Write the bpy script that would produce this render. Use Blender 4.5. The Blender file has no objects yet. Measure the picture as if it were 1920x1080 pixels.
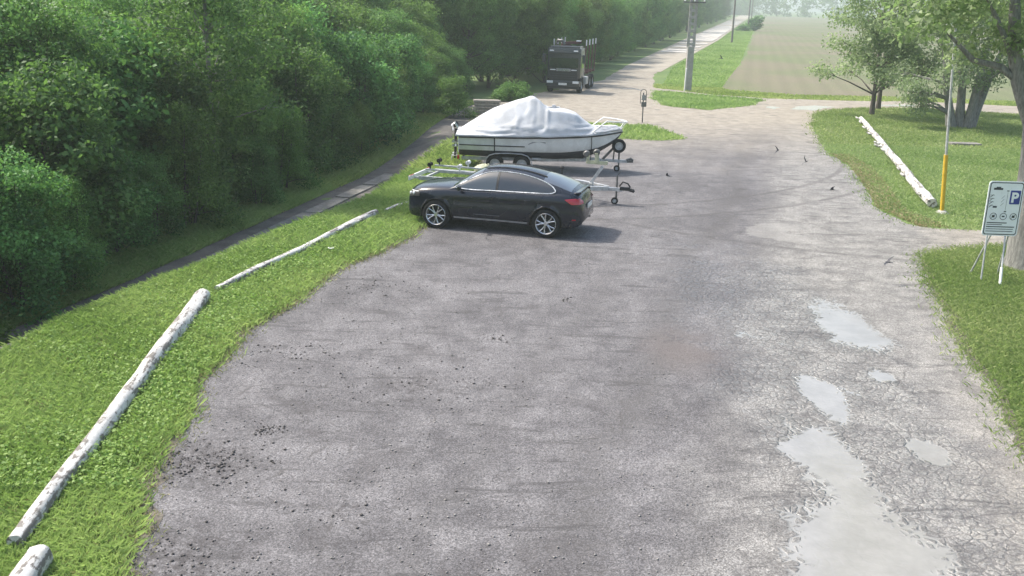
import bpy, bmesh, math, random
import numpy as np
from mathutils import Vector, Matrix, noise
R = math.radians
random.seed(7); rng = np.random.default_rng(7)
scene = bpy.context.scene
C = scene.collection

# ------------------------------------------------------------------ camera, sky, sun, exposure
F_PX, PITCH, ROLL, CAM_H = 1850.0, R(16.215), R(1.6), 5.75
cd = bpy.data.cameras.new('camera'); cam = bpy.data.objects.new('camera', cd); C.objects.link(cam)
cd.sensor_width = 36.0; cd.lens = 36.0*F_PX/1920.0; cd.clip_start = 0.1; cd.clip_end = 6000
fw = Vector((0, math.cos(PITCH), -math.sin(PITCH))); r0 = Vector((1,0,0)); u0 = Vector((0, math.sin(PITCH), math.cos(PITCH)))
rt = r0*math.cos(ROLL)+u0*math.sin(ROLL); up = u0*math.cos(ROLL)-r0*math.sin(ROLL)
cam.matrix_world = Matrix(((rt.x,up.x,-fw.x,0),(rt.y,up.y,-fw.y,0),(rt.z,up.z,-fw.z,CAM_H),(0,0,0,1)))
scene.camera = cam
SUN_EL, SUN_AZ = R(52), R(-68)            # azimuth from +Y, clockwise positive: sun stands left of and beyond the lot
sun_dir = Vector((math.sin(SUN_AZ)*math.cos(SUN_EL), math.cos(SUN_AZ)*math.cos(SUN_EL), math.sin(SUN_EL)))
w = bpy.data.worlds.new('World'); scene.world = w; w.use_nodes = True
wn = w.node_tree.nodes; wl = w.node_tree.links
bg = wn['Background']; sky = wn.new('ShaderNodeTexSky'); sky.sky_type = 'NISHITA'; sky.sun_disc = False
sky.sun_elevation = SUN_EL; sky.sun_rotation = SUN_AZ; sky.air_density = 1.4; sky.dust_density = 4.0; sky.ozone_density = 1.0
wl.new(sky.outputs[0], bg.inputs[0]); bg.inputs[1].default_value = 0.15
sl = bpy.data.lights.new('sun', 'SUN'); sl.energy = 3.6; sl.angle = R(2.5); sl.color = (1.0,0.95,0.86)
so = bpy.data.objects.new('sun', sl); C.objects.link(so); so.rotation_euler = sun_dir.to_track_quat('Z','Y').to_euler()
scene.view_settings.view_transform = 'Standard'; scene.view_settings.look = 'None'
scene.view_settings.exposure = 0.8; scene.view_settings.gamma = 1.0; scene.view_settings.use_curve_mapping = False
scene.cycles.volume_bounces = 0; scene.cycles.max_bounces = 6; scene.cycles.transparent_max_bounces = 8

HAZE = 0.0010

# ------------------------------------------------------------------ helpers
class NT:
    def __init__(s, name):
        s.m = bpy.data.materials.new(name); s.m.use_nodes = True; s.t = s.m.node_tree
        s.b = s.t.nodes['Principled BSDF']; s.out = s.t.nodes['Material Output']
    def n(s, typ, props=None, **inp):
        nd = s.t.nodes.new(typ)
        for k, v in (props or {}).items(): setattr(nd, k, v)
        for k, v in inp.items(): s.set(nd, k, v)
        return nd
    def set(s, nd, k, v):
        i = nd.inputs[int(k[1:])] if (k[0]=='i' and k[1:].isdigit()) else nd.inputs[k.replace('_',' ')]
        if hasattr(v, 'links') or isinstance(v, bpy.types.NodeSocket): s.t.links.new(v, i)
        else: i.default_value = v
    def math(s, op, a, b=0.0, c=0.0, clamp=False):
        nd = s.n('ShaderNodeMath', {'operation':op,'use_clamp':clamp}); s.set(nd,'i0',a); s.set(nd,'i1',b)
        if op in ('MULTIPLY_ADD','SMOOTH_MIN'): s.set(nd,'i2',c)
        return nd.outputs[0]
    def mr(s, v, a, b, c=0.0, d=1.0, smooth=True):
        nd = s.n('ShaderNodeMapRange', {'interpolation_type':'SMOOTHSTEP' if smooth else 'LINEAR'})
        for i, x in enumerate((v,a,b,c,d)): s.set(nd,'i%d'%i,x)
        return nd.outputs[0]
    def mix(s, f, a, b, mode='MIX'):
        nd = s.n('ShaderNodeMix', {'data_type':'RGBA','blend_type':mode})
        s.set(nd,'i0',f); s.set(nd,'i6', a if not isinstance(a,tuple) else a+(1,)*(4-len(a))); s.set(nd,'i7', b if not isinstance(b,tuple) else b+(1,)*(4-len(b)))
        return nd.outputs[2]
    def noise(s, scale, detail=4, rough=0.55, vec=None, dist=0.0):
        nd = s.n('ShaderNodeTexNoise', Scale=scale, Detail=detail, Roughness=rough, Distortion=dist)
        s.set(nd,'Vector', vec if vec is not None else s.co()); return nd.outputs[0]
    def co(s):
        if not hasattr(s,'_co'): s._co = s.n('ShaderNodeTexCoord')
        return s._co.outputs['Object']
    def pos(s):
        if not hasattr(s,'_xyz'):
            s._xyz = s.n('ShaderNodeSeparateXYZ'); s.t.links.new(s.co(), s._xyz.inputs[0])
        return s._xyz.outputs
    def bump(s, h, strength=0.3, dist=0.02):
        nd = s.n('ShaderNodeBump', Strength=strength, Distance=dist, Height=h); s.t.links.new(nd.outputs[0], s.b.inputs['Normal'])
    def base(s, v): s.set(s.b,'Base_Color', v if not isinstance(v,tuple) else v+(1,))
    def P(s, **k):
        for a, v in k.items(): s.set(s.b, a, v)
        return s

def plain(name, col, rough=0.6, metal=0.0, var=0.15, scale=6.0, bump=0.0, coat=0.0, spec=0.5):
    t = NT(name); n = t.noise(scale, 5, 0.6)
    f = t.mr(n, 0.3, 0.7, 1-var, 1+var)
    hsv = t.n('ShaderNodeHueSaturation', Color=col+(1,), Value=f); t.base(hsv.outputs[0])
    r2 = t.mr(t.noise(scale*2.3,4), 0.3, 0.7, max(0.02,rough-0.08), min(1,rough+0.08))
    t.P(Roughness=r2, Metallic=metal, Coat_Weight=coat); t.set(t.b,'Specular_IOR_Level',spec)
    if bump: t.bump(t.noise(scale*5,6), bump, 0.01)
    return t.m

class MB:
    def __init__(s): s.v=[]; s.f=[]
    def add(s, vs, fs):
        o=len(s.v); s.v += [tuple(p) for p in vs]; s.f += [tuple(i+o for i in q) for q in fs]; return s
    def box(s, c, d, rz=0.0, taper=1.0, rot=None):
        x,y,z = [k/2 for k in d]; P=[]
        for sz in (-1,1):
            k = taper if sz>0 else 1.0
            for sx,sy in ((-1,-1),(1,-1),(1,1),(-1,1)):
                p = Vector((sx*x*k, sy*y*k, sz*z))
                if rot is not None: p = rot@p
                if rz: p = Matrix.Rotation(rz,3,'Z')@p
                P.append(p+Vector(c))
        return s.add(P, [(3,2,1,0),(4,5,6,7),(0,1,5,4),(1,2,6,5),(2,3,7,6),(3,0,4,7)])
    def tube(s, pts, r, n=8, cap=True, closed=False):
        pts=[Vector(p) for p in pts]; m=len(pts); rr = r if isinstance(r,(list,tuple)) else [r]*m
        V=[]; prev=None
        for i,p in enumerate(pts):
            if closed: d = pts[(i+1)%m]-pts[i-1]
            else: d = pts[min(i+1,m-1)]-pts[max(i-1,0)]
            if d.length<1e-9: d=Vector((0,0,1))
            d.normalize()
            if prev is None:
                a = Vector((0,0,1)) if abs(d.z)<0.9 else Vector((1,0,0)); u=d.cross(a).normalized()
            else:
                u=prev-d*prev.dot(d); u = u.normalized() if u.length>1e-6 else d.orthogonal().normalized()
            prev=u; q=d.cross(u)
            for k in range(n):
                a=2*math.pi*k/n; V.append(p+(u*math.cos(a)+q*math.sin(a))*rr[i])
        Fs=[]
        for i in range(m if closed else m-1):
            j=(i+1)%m
            for k in range(n): Fs.append((i*n+k, i*n+(k+1)%n, j*n+(k+1)%n, j*n+k))
        if cap and not closed: Fs += [tuple(range(n-1,-1,-1)), tuple((m-1)*n+k for k in range(n))]
        return s.add(V,Fs)
    def bar(s, a, b, w, h=None):
        a=Vector(a); b=Vector(b); d=b-a; L=d.length; h=h or w
        q=d.to_track_quat('X','Z').to_matrix()
        return s.box((a+b)/2,(L,w,h),rot=q)
    def lathe(s, prof, axis='Y', c=(0,0,0), n=28):
        V=[]; m=len(prof)
        for k in range(n):
            a=2*math.pi*k/n; ca,sa=math.cos(a),math.sin(a)
            for r,h in prof:
                p = (r*ca,h,r*sa) if axis=='Y' else ((r*ca,r*sa,h) if axis=='Z' else (h,r*ca,r*sa))
                V.append((p[0]+c[0],p[1]+c[1],p[2]+c[2]))
        Fs=[]
        for k in range(n):
            k2=(k+1)%n
            for i in range(m-1): Fs.append((k*m+i,k*m+i+1,k2*m+i+1,k2*m+i))
        return s.add(V,Fs)
    def grid(s, P, nu, nv, flip=False):
        Fs=[]
        for i in range(nu-1):
            for j in range(nv-1):
                q=(i*nv+j,(i+1)*nv+j,(i+1)*nv+j+1,i*nv+j+1); Fs.append(q[::-1] if flip else q)
        return s.add(P,Fs)
    def prism(s, poly, z0, z1):
        n=len(poly); V=[(x,y,z0) for x,y in poly]+[(x,y,z1) for x,y in poly]
        return s.add(V,[tuple(range(n-1,-1,-1)),tuple(range(n,2*n))]+[(i,(i+1)%n,n+(i+1)%n,n+i) for i in range(n)])
    def build(s, name, mat, parent=None, smooth=None, bevel=0.0, loc=None, fixn=True):
        me=bpy.data.meshes.new(name); me.from_pydata(s.v,[],s.f); me.update()
        if fixn or bevel:
            bm=bmesh.new(); bm.from_mesh(me); bmesh.ops.remove_doubles(bm,verts=bm.verts,dist=1e-5)
            if fixn: bmesh.ops.recalc_face_normals(bm,faces=bm.faces)
            if bevel: bmesh.ops.bevel(bm,geom=bm.edges[:],offset=bevel,segments=2,affect='EDGES',profile=0.6)
            bm.to_mesh(me); bm.free()
        if smooth is not None:
            me.shade_smooth()
            me.set_sharp_from_angle(angle=R(smooth))
        o=bpy.data.objects.new(name,me); C.objects.link(o); me.materials.append(mat)
        if parent: o.parent=parent
        if loc: o.location=loc
        return o

def fast_mesh(name, V, T, mat, attr=None, parent=None):
    """V (n,3), T (m,k) with k = 3 or 4 ; attr per vertex float"""
    me=bpy.data.meshes.new(name); V=np.asarray(V,np.float32); T=np.asarray(T,np.int32); k=T.shape[1]
    me.vertices.add(len(V)); me.vertices.foreach_set('co',V.ravel())
    me.loops.add(T.size); me.loops.foreach_set('vertex_index',T.ravel())
    me.polygons.add(len(T)); me.polygons.foreach_set('loop_start',np.arange(0,T.size,k,dtype=np.int32))
    me.update(calc_edges=True)
    if attr is not None:
        a=me.attributes.new('tint','FLOAT','POINT'); a.data.foreach_set('value',np.asarray(attr,np.float32))
    me.materials.append(mat)
    o=bpy.data.objects.new(name,me); C.objects.link(o)
    if parent: o.parent=parent
    return o

def tag(o, label=None, cat=None, group=None, kind=None):
    if label: o['label']=label
    if cat: o['category']=cat
    if group: o['group']=group
    if kind: o['kind']=kind
    return o
def thing(name, label, cat, loc=(0,0,0), rz=0.0, group=None):
    o=bpy.data.objects.new(name,None); C.objects.link(o); o.location=loc; o.rotation_euler=(0,0,rz); o.empty_display_size=0.2
    return tag(o,label,cat,group)
def copy_tree(o, parent=None):
    c=o.copy(); C.objects.link(c); c.parent=parent
    for ch in list(o.children): copy_tree(ch,c)
    return c
def interp(x, tab):
    xs=[a for a,_ in tab]; ys=[b for _,b in tab]
    return float(np.interp(x,xs,ys))
def smooth_tab(x, tab):
    """Catmull-Rom through a table sorted by x"""
    if x<=tab[0][0]: return tab[0][1]
    if x>=tab[-1][0]: return tab[-1][1]
    for i in range(len(tab)-1):
        if tab[i][0]<=x<=tab[i+1][0]:
            x0,y0=tab[i]; x1,y1=tab[i+1]; h=x1-x0; t=(x-x0)/h
            m0=(y1-tab[i-1][1])/(x1-tab[i-1][0]) if i>0 else (y1-y0)/h
            m1=(tab[i+2][1]-y0)/(tab[i+2][0]-x0) if i+2<len(tab) else (y1-y0)/h
            t2,t3=t*t,t*t*t
            return (2*t3-3*t2+1)*y0+(t3-2*t2+t)*h*m0+(-2*t3+3*t2)*y1+(t3-t2)*h*m1

# ------------------------------------------------------------------ layout of the place (metres; camera foot at the origin, +Y away from it)
CREST=[(-20,-9.6),(5,-9.3),(11,-8.9),(15.1,-8.3),(17,-7.95),(19.8,-7.05),(20.7,-6.6),(24.6,-5.5),(30,-3.6),(36,-3.1),(48,-3.0),(60,-2.6)]
cy=np.array([a for a,_ in CREST]); cx=np.array([b for _,b in CREST])
def sstep(t): t=np.clip(t,0,1); return t*t*(3-2*t)
def height(x, y):
    x=np.asarray(x,float); y=np.asarray(y,float)
    D=0.7*(1-sstep((y-36)/14.0))
    near=1-sstep((np.abs(x)-400)/300)
    h=-D*sstep((np.interp(y,cy,cx)-x)/1.7)
    lawn=sstep((x-13)/6)*sstep((75-y)/8)
    return h+0.05*lawn*np.sin(x*0.5)*np.cos(y*0.37)*0
TREEBASE=[(5,-12.6),(12,-11.2),(17.6,-9.9),(19.7,-9.3),(23.7,-8.7),(26.7,-8.2),(30.5,-7.1),(34.4,-6.5),(39.2,-5.6),(52.9,-3.9),(60,-3.0),(66,-1.2),(72,2.0),(79,4.2),(92,7.2),(194,30.5),(960,210)]
ty=np.array([a for a,_ in TREEBASE]); tx=np.array([b for _,b in TREEBASE])

def rough_poly(pts, step=0.3, amp=0.12, closed=True, seed=0):
    out=[]; n=len(pts)
    for i in range(n if closed else n-1):
        a=Vector(pts[i]+(0,)); b=Vector(pts[(i+1)%n]+(0,)); L=(b-a).length
        st=step*(1+max(0,(a.y-30)/25)); k=max(1,int(L/st)); nrm=Vector((-(b-a).y,(b-a).x,0)).normalized()
        for j in range(k):
            p=a+(b-a)*(j/k)
            d=amp*(1+max(0,(p.y-30)/60))*(noise.noise(Vector((p.x*1.1+seed*9,p.y*1.1,seed)))+0.6*noise.noise(Vector((p.x*4,p.y*4,seed+3))))
            out.append((p.x+nrm.x*d,p.y+nrm.y*d))
    return out
def sheet(name, poly, z, mat, kind='structure'):
    bm=bmesh.new(); vs=[bm.verts.new((x,y,z)) for x,y in poly]; f=bm.faces.new(vs)
    if f.normal.z<0: f.normal_flip()
    bmesh.ops.triangulate(bm,faces=[f],ngon_method='EAR_CLIP')
    bm.normal_update()
    for q in bm.faces:
        if q.normal.z<0: q.normal_flip()
    me=bpy.data.meshes.new(name); bm.to_mesh(me); bm.free(); me.materials.append(mat)
    o=bpy.data.objects.new(name,me); C.objects.link(o); return tag(o,kind=kind)
def inside(poly, X, Y):
    px=np.array([p[0] for p in poly]); py=np.array([p[1] for p in poly]); r=np.zeros(X.shape,bool)
    j=len(px)-1
    for i in range(len(px)):
        c=((py[i]>Y)!=(py[j]>Y))
        xi=(px[j]-px[i])*(Y-py[i])/((py[j]-py[i]) if py[j]!=py[i] else 1e-9)+px[i]
        r^=c&(X<xi); j=i
    return r

LOT_PTS=[(-3.4,4.0),(-3.68,8.2),(-4.16,9.66),(-4.41,11.2),(-4.61,11.96),(-4.54,12.84),(-4.77,14.04),(-4.69,15.48),(-4.7,16.89),(-4.2,18.6),(-3.79,21.09),(-2.87,23.18),(-2.42,25.3),(-1.77,28.21),(-1.2,33.3),(-1.5,36.7),(-1.9,42.2),(-2.2,50),(-2.0,56.0),
 (-0.3,62.0),(2.4,68),(6.6,78.5),(9.3,92.2),(14.0,97.0),(11.7,86.6),(10.0,74),(9.98,72.5),(13.38,68.0),(16.6,66.4),(23.7,66.5),(26.9,67.4),(33.2,65.7),(60,64),(60,58.5),(30.5,60.2),(25,62.4),(20.6,61.3),(17.5,58.35),(15.2,51.4),(13.6,44.1),(12.97,40.8),(12.85,38.0),(11.9,33.3),(10.96,29.6),(11.1,27.4),(11.76,26.8),(12.95,26.8),(14.3,27.1),(15.3,27.1),(30,29),(30,26.6),(13.95,25.3),(12.1,24.7),(10.7,24.2),(10.1,23.6),(9.28,21.1),(8.66,18.4),(7.86,15.5),(7.46,13.7),(7.2,12.7),(7.0,11.3),(6.7,4.0)]
LOT=rough_poly(LOT_PTS,0.28,0.16,seed=1)
ISLE=rough_poly([(9.48,69.6),(13.0,67.2),(15.9,64.8),(13.87,60.6),(11.03,57.6),(8.84,59.2),(8.7,64)],0.4,0.2,seed=2)
ISLE2=rough_poly([(-1.9,50.5),(0.8,49.2),(5.1,49.2),(6.6,49.3),(7.6,44.7),(6.4,43.6),(4.8,44.0),(0.7,42.9),(-1.6,42.6)],0.4,0.2,seed=3)
FIELD=rough_poly([(172,740),(88,378),(23.6,106.7),(15.0,74.6),(15.2,72.3),(19.4,69.6),(27.6,70.4),(34.2,69.2),(70,69),(420,80),(900,420),(900,740)],1.5,0.05,seed=4)

# ------------------------------------------------------------------ materials of the setting
def mat_lot():
    t=NT('weathered_asphalt'); X,Y,Z=t.pos()
    n1=t.noise(0.24,7,0.66); n2=t.noise(1.9,7,0.66); n3=t.noise(70,3,0.6); n4=t.noise(0.85,5,0.6,dist=0.6)
    mm=t.math('MULTIPLY_ADD',n2,0.45,t.math('MULTIPLY',n1,0.55))
    asp=t.mix(t.mr(mm,0.36,0.64),(0.082,0.078,0.083),(0.160,0.154,0.160))
    vor=t.n('ShaderNodeTexVoronoi',{'feature':'F1'},Scale=58.0); t.set(vor,'Vector',t.co())
    chips=t.mix(0.62,(0.5,0.5,0.5),vor.outputs['Color'],'MIX'); gs=t.n('ShaderNodeRGBToBW'); t.set(gs,'Color',chips)
    speck=t.math('MULTIPLY',t.mr(n3,0.3,0.7,0.64,1.38),t.mr(gs.outputs[0],0.25,0.75,0.62,1.42))
    hv=t.n('ShaderNodeHueSaturation',Color=asp,Value=speck); col=hv.outputs[0]
    u_=t.math('SUBTRACT',X,t.math('MULTIPLY_ADD',Y,0.28,-1.64)); u_=t.math('ADD',u_,t.math('MULTIPLY',t.math('SUBTRACT',n1,0.5),3.0))
    worn=t.math('MULTIPLY',t.mr(u_,0.2,2.0),t.mr(n2,0.3,0.7,0.55,1.0))
    wc=t.n('ShaderNodeHueSaturation',Color=t.mix(t.mr(n2,0.3,0.7),(0.19,0.184,0.172),(0.27,0.262,0.248)),Value=speck); col=t.mix(t.math('MULTIPLY',worn,0.85),col,wc.outputs[0])
    for off_,wid_,amt in ((-0.35,0.35,0.55),(-2.1,0.22,0.28),(0.9,0.22,0.22)):
        uu=t.math('ABSOLUTE',t.math('SUBTRACT',u_,off_)); col=t.mix(t.math('MULTIPLY',t.math('MULTIPLY',t.mr(uu,0.0,wid_*2,1,0),amt),t.mr(n2,0.36,0.58)),col,(0.06,0.056,0.056))
    for (ox,oy,orad) in ((-1.5,43.0,15.0),(-1.5,43.0,16.7),(14.0,40.0,17.5)):
        ax=t.math('SUBTRACT',X,ox); ay=t.math('SUBTRACT',Y,oy); dd=t.math('ABSOLUTE',t.math('SUBTRACT',t.math('SQRT',t.math('ADD',t.math('MULTIPLY',ax,ax),t.math('MULTIPLY',ay,ay))),orad))
        col=t.mix(t.math('MULTIPLY',t.math('MULTIPLY',t.mr(dd,0.03,0.17,1,0),0.7),t.mr(n2,0.40,0.56)),col,(0.065,0.06,0.06))
    # sandy ground farther out and along the right edge
    yy=t.math('ADD',Y,t.math('MULTIPLY',t.math('SUBTRACT',n1,0.5),16.0))
    yy=t.math('SUBTRACT',yy,t.math('MULTIPLY',t.math('ABSOLUTE',t.math('SUBTRACT',X,6.0)),0.35))
    s1=t.mr(yy,33.0,54.0)
    s2=t.math('MULTIPLY',t.mr(t.math('ADD',t.math('SUBTRACT',X,t.math('MULTIPLY',Y,0.33)),t.math('MULTIPLY',n2,2.2)),2.6,5.2),0.62)
    sand=t.mix(t.mr(n2,0.3,0.7),(0.225,0.198,0.160),(0.33,0.296,0.248)); hs=t.n('ShaderNodeHueSaturation',Color=sand,Value=t.mr(n3,0.3,0.7,0.8,1.2))
    ra=t.n('ShaderNodeMath',{'operation':'MAXIMUM'}); t.set(ra,'i0',s1); t.set(ra,'i1',s2)
    col=t.mix(ra.outputs[0],col,hs.outputs[0])
    # oil and humus stains, rusty patch
    col=t.mix(t.math('MULTIPLY',t.mr(n4,0.56,0.72),0.55),col,(0.055,0.05,0.052))
    rx=t.math('SUBTRACT',X,3.0); ry=t.math('MULTIPLY',t.math('SUBTRACT',Y,16.2),0.6)
    rd=t.math('SQRT',t.math('ADD',t.math('MULTIPLY',rx,rx),t.math('MULTIPLY',ry,ry)))
    col=t.mix(t.math('MULTIPLY',t.mr(t.math('ADD',rd,t.math('MULTIPLY',n2,0.9)),0.6,1.5,1,0),0.22),col,(0.21,0.165,0.145))
    # dark humus heaps at the left edge
    for hx,hy,hr in ((-3.9,11.4,0.95),(-3.5,9.1,1.0),(-1.4,14.2,0.8),(-2.6,12.4,0.45),(-3.0,19.6,0.5),(-0.4,8.9,0.6),(-1.9,10.4,0.5)):
        ax=t.math('SUBTRACT',X,hx); ay=t.math('SUBTRACT',Y,hy)
        dd=t.math('SQRT',t.math('ADD',t.math('MULTIPLY',ax,ax),t.math('MULTIPLY',ay,ay)))
        col=t.mix(t.math('MULTIPLY',t.mr(t.math('ADD',dd,t.math('MULTIPLY',t.noise(3.5,5),1.1)),hr*0.75,hr*1.7,1,0),t.mr(t.noise(9,5,0.7),0.42,0.6,0.1,0.85)),col,(0.045,0.04,0.042))
    mpz=t.n('ShaderNodeMapping',Scale=(0.5,2.6,1.0)); t.set(mpz,'Vector',t.co())
    stk=t.noise(1.5,6,0.7,mpz.outputs[0],0.8)
    col=t.mix(t.math('MULTIPLY',t.mr(stk,0.555,0.64),0.62),col,(0.05,0.047,0.049))
    # crazed, damp asphalt along the right hand wheel track
    wet=t.math('ADD',t.mr(X,1.6,4.4,0,0.5),t.mr(X,5.6,8.2,0,-0.6)); wet=t.math('ADD',wet,t.mr(Y,20,31,0,-0.7))
    wet=t.mr(t.math('ADD',wet,t.math('MULTIPLY',t.math('SUBTRACT',n4,0.5),0.9)),0.18,0.5)
    wv=t.n('ShaderNodeVectorMath',{'operation':'MULTIPLY_ADD'}); 
    nz=t.n('ShaderNodeTexNoise',Scale=5.0,Detail=3.0); t.set(nz,'Vector',t.co())
    t.set(wv,'i0',nz.outputs['Color']); t.set(wv,'i1',(0.16,0.16,0.0)); t.set(wv,'i2',t.co())
    vc=t.n('ShaderNodeTexVoronoi',{'feature':'DISTANCE_TO_EDGE'},Scale=7.5); t.set(vc,'Vector',wv.outputs[0])
    crack=t.mr(vc.outputs[0],0.0,0.09,1,0)
    vb=t.n('ShaderNodeTexVoronoi',{'feature':'DISTANCE_TO_EDGE'},Scale=0.55); t.set(vb,'Vector',wv.outputs[0])
    big=t.math('MULTIPLY',t.mr(vb.outputs[0],0.0,0.012,1,0),t.mr(n2,0.45,0.6))
    col=t.mix(t.math('MULTIPLY',t.math('MULTIPLY',crack,wet),0.6),col,(0.075,0.07,0.073))
    col=t.mix(t.math('MULTIPLY',t.math('MULTIPLY',big,0.6),t.math('SUBTRACT',1.0,s1)),col,(0.06,0.055,0.055))
    # thin films of standing water and silt in the lowest spots of the crazed area
    n5=t.noise(0.75,8,0.66,dist=0.3)
    lowx=t.math('ADD',t.mr(X,2.2,4.2,0,1),t.mr(X,5.6,7.6,0,-1)); lowy=t.mr(Y,17,27,0,-0.14)
    fm=t.math('ADD',t.math('ADD',n5,t.math('MULTIPLY',t.math('SUBTRACT',lowx,1.0),0.25)),lowy)
    fm=t.math('ADD',fm,t.math('MULTIPLY',t.mr(vc.outputs[0],0,0.25),-0.045))
    best=t.mr(fm,0.57,0.63,-0.12,0.12,False)
    for (qx,qy,qa,qb) in ((6.35,17.75,0.72,1.75),(4.85,14.1,0.36,1.3),(4.25,12.0,0.60,1.7),(3.95,9.3,1.05,1.9),(5.75,12.3,0.3,0.5),(6.1,15.2,0.3,0.4)):
        ax=t.math('MULTIPLY',t.math('SUBTRACT',X,qx),1/qa); ay=t.math('MULTIPLY',t.math('SUBTRACT',Y,qy),1/qb)
        dq=t.math('SUBTRACT',1.0,t.math('SQRT',t.math('ADD',t.math('MULTIPLY',ax,ax),t.math('MULTIPLY',ay,ay))))
        dq=t.math('ADD',t.math('ADD',t.math('MULTIPLY',dq,0.5),t.math('MULTIPLY',t.math('SUBTRACT',n5,0.5),0.9)),t.math('MULTIPLY',t.mr(vc.outputs[0],0,0.25),-0.10))
        best=t.math('MAXIMUM',best,dq)
    film=t.mr(best,0.0,0.11)
    pf=t.mr(t.math('ADD',t.math('ADD',t.noise(0.5,7,0.62),t.math('MULTIPLY',t.math('ABSOLUTE',t.math('SUBTRACT',Y,26.0)),-0.03)),t.math('MULTIPLY',t.math('ABSOLUTE',t.math('SUBTRACT',X,7.2)),-0.10)),0.44,0.5)
    col=t.mix(t.math('MULTIPLY',t.mr(best,-0.07,0.02),0.4),col,(0.085,0.08,0.078))
    col=t.mix(t.math('MULTIPLY',pf,0.35),col,(0.33,0.32,0.305)); col=t.mix(film,col,t.mix(t.mr(n2,0.3,0.7),(0.235,0.232,0.226),(0.29,0.286,0.28)))
    t.base(col)
    t.P(Roughness=t.math('SUBTRACT',t.math('SUBTRACT',0.86,t.math('MULTIPLY',film,0.60)),t.math('MULTIPLY',wet,t.mr(vc.outputs[0],0.05,0.3,0.22,0.5))))
    hgt=t.math('ADD',t.math('MULTIPLY',n3,0.5),t.math('MULTIPLY',gs.outputs[0],0.5))
    hgt=t.math('ADD',hgt,t.math('MULTIPLY',t.math('MULTIPLY',t.mr(vc.outputs[0],0,0.2),wet),0.8)); hgt=t.math('ADD',hgt,t.math('MULTIPLY',n2,1.0)); hgt=t.math('MULTIPLY',hgt,t.math('SUBTRACT',1.0,t.math('MULTIPLY',film,0.92)))
    t.bump(hgt,0.75,0.016); return t.m
def mat_ground():
    t=NT('meadow_soil'); n1=t.noise(0.12,6); n2=t.noise(1.7,6,0.65); n3=t.noise(22,4,0.6)
    g=t.mix(t.mr(n1,0.35,0.65),(0.09,0.155,0.04),(0.14,0.20,0.06)); g=t.mix(t.math('MULTIPLY',t.mr(n2,0.52,0.7),0.6),g,(0.15,0.125,0.07))
    hv=t.n('ShaderNodeHueSaturation',Color=g,Value=t.mr(n3,0.3,0.7,0.62,1.3)); t.base(hv.outputs[0]); t.P(Roughness=0.95); t.bump(n3,0.7,0.04); return t.m
def mat_field():
    t=NT('field_soil'); X,Y,Z=t.pos(); n1=t.noise(0.035,6,0.6); n2=t.noise(0.7,6,0.65); n3=t.noise(7,3)
    g=t.mix(t.mr(n1,0.38,0.62),(0.165,0.145,0.10),(0.12,0.145,0.065)); g=t.mix(t.math('MULTIPLY',t.mr(n2,0.5,0.7),0.5),g,(0.13,0.16,0.06))
    row=t.math('SINE',t.math('MULTIPLY',t.math('SUBTRACT',X,t.math('MULTIPLY',Y,0.232)),4.2))
    v=t.math('MULTIPLY',t.mr(row,-1,1,0.95,1.04),t.mr(n3,0.3,0.7,0.75,1.2)); hv=t.n('ShaderNodeHueSaturation',Color=g,Value=v)
    t.base(hv.outputs[0]); t.P(Roughness=1.0); t.bump(n3,0.6,0.08); return t.m
def mat_dirt(name, a, b, sc=1.5):
    t=NT(name); n=t.noise(sc,7,0.65); n3=t.noise(30,4,0.6)
    hv=t.n('ShaderNodeHueSaturation',Color=t.mix(t.mr(n,0.35,0.65),a,b),Value=t.mr(n3,0.3,0.7,0.75,1.25)); t.base(hv.outputs[0]); t.P(Roughness=0.92); t.bump(n3,0.5,0.02); return t.m
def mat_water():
    t=NT('muddy_water_sky_paled'); n=t.noise(1.2,4); t.base(t.mix(t.mr(n,0.3,0.7),(0.40,0.39,0.37),(0.48,0.47,0.45)))  # muddy base paled further to paint in the white sky reflection
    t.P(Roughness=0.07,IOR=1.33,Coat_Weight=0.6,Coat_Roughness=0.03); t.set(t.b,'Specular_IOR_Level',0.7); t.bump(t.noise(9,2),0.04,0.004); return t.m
def mat_leaf(name, lo, hi, trans=0.35, rnd=0.25, rough=0.55):
    t=NT(name); at=t.n('ShaderNodeAttribute',{'attribute_name':'tint'}); oi=t.n('ShaderNodeObjectInfo')
    c=t.mix(at.outputs['Fac'],lo,hi)
    hv=t.n('ShaderNodeHueSaturation',Color=c,Hue=t.mr(oi.outputs['Random'],0,1,0.475,0.515,False),Value=t.mr(oi.outputs['Random'],0,1,1-rnd,1+rnd,False))
    t.base(hv.outputs[0]); t.P(Roughness=rough); t.set(t.b,'Specular_IOR_Level',0.35)
    tr=t.n('ShaderNodeBsdfTranslucent'); t.set(tr,'Color',t.mix(0.5,hv.outputs[0],(0.16,0.30,0.04),'MIX'))
    ms=t.n('ShaderNodeMixShader'); t.set(ms,'i0',trans); t.t.links.new(t.b.outputs[0],ms.inputs[1]); t.t.links.new(tr.outputs[0],ms.inputs[2]); t.t.links.new(ms.outputs[0],t.out.inputs[0]); return t.m
def mat_bark(name, a, b):
    t=NT(name); mp=t.n('ShaderNodeMapping',Scale=(9,9,1.6)); t.set(mp,'Vector',t.co()); n=t.noise(2.2,6,0.7,mp.outputs[0])
    t.base(t.mix(t.mr(n,0.35,0.65),a,b)); t.P(Roughness=0.9); t.bump(n,0.8,0.03); return t.m
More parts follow.
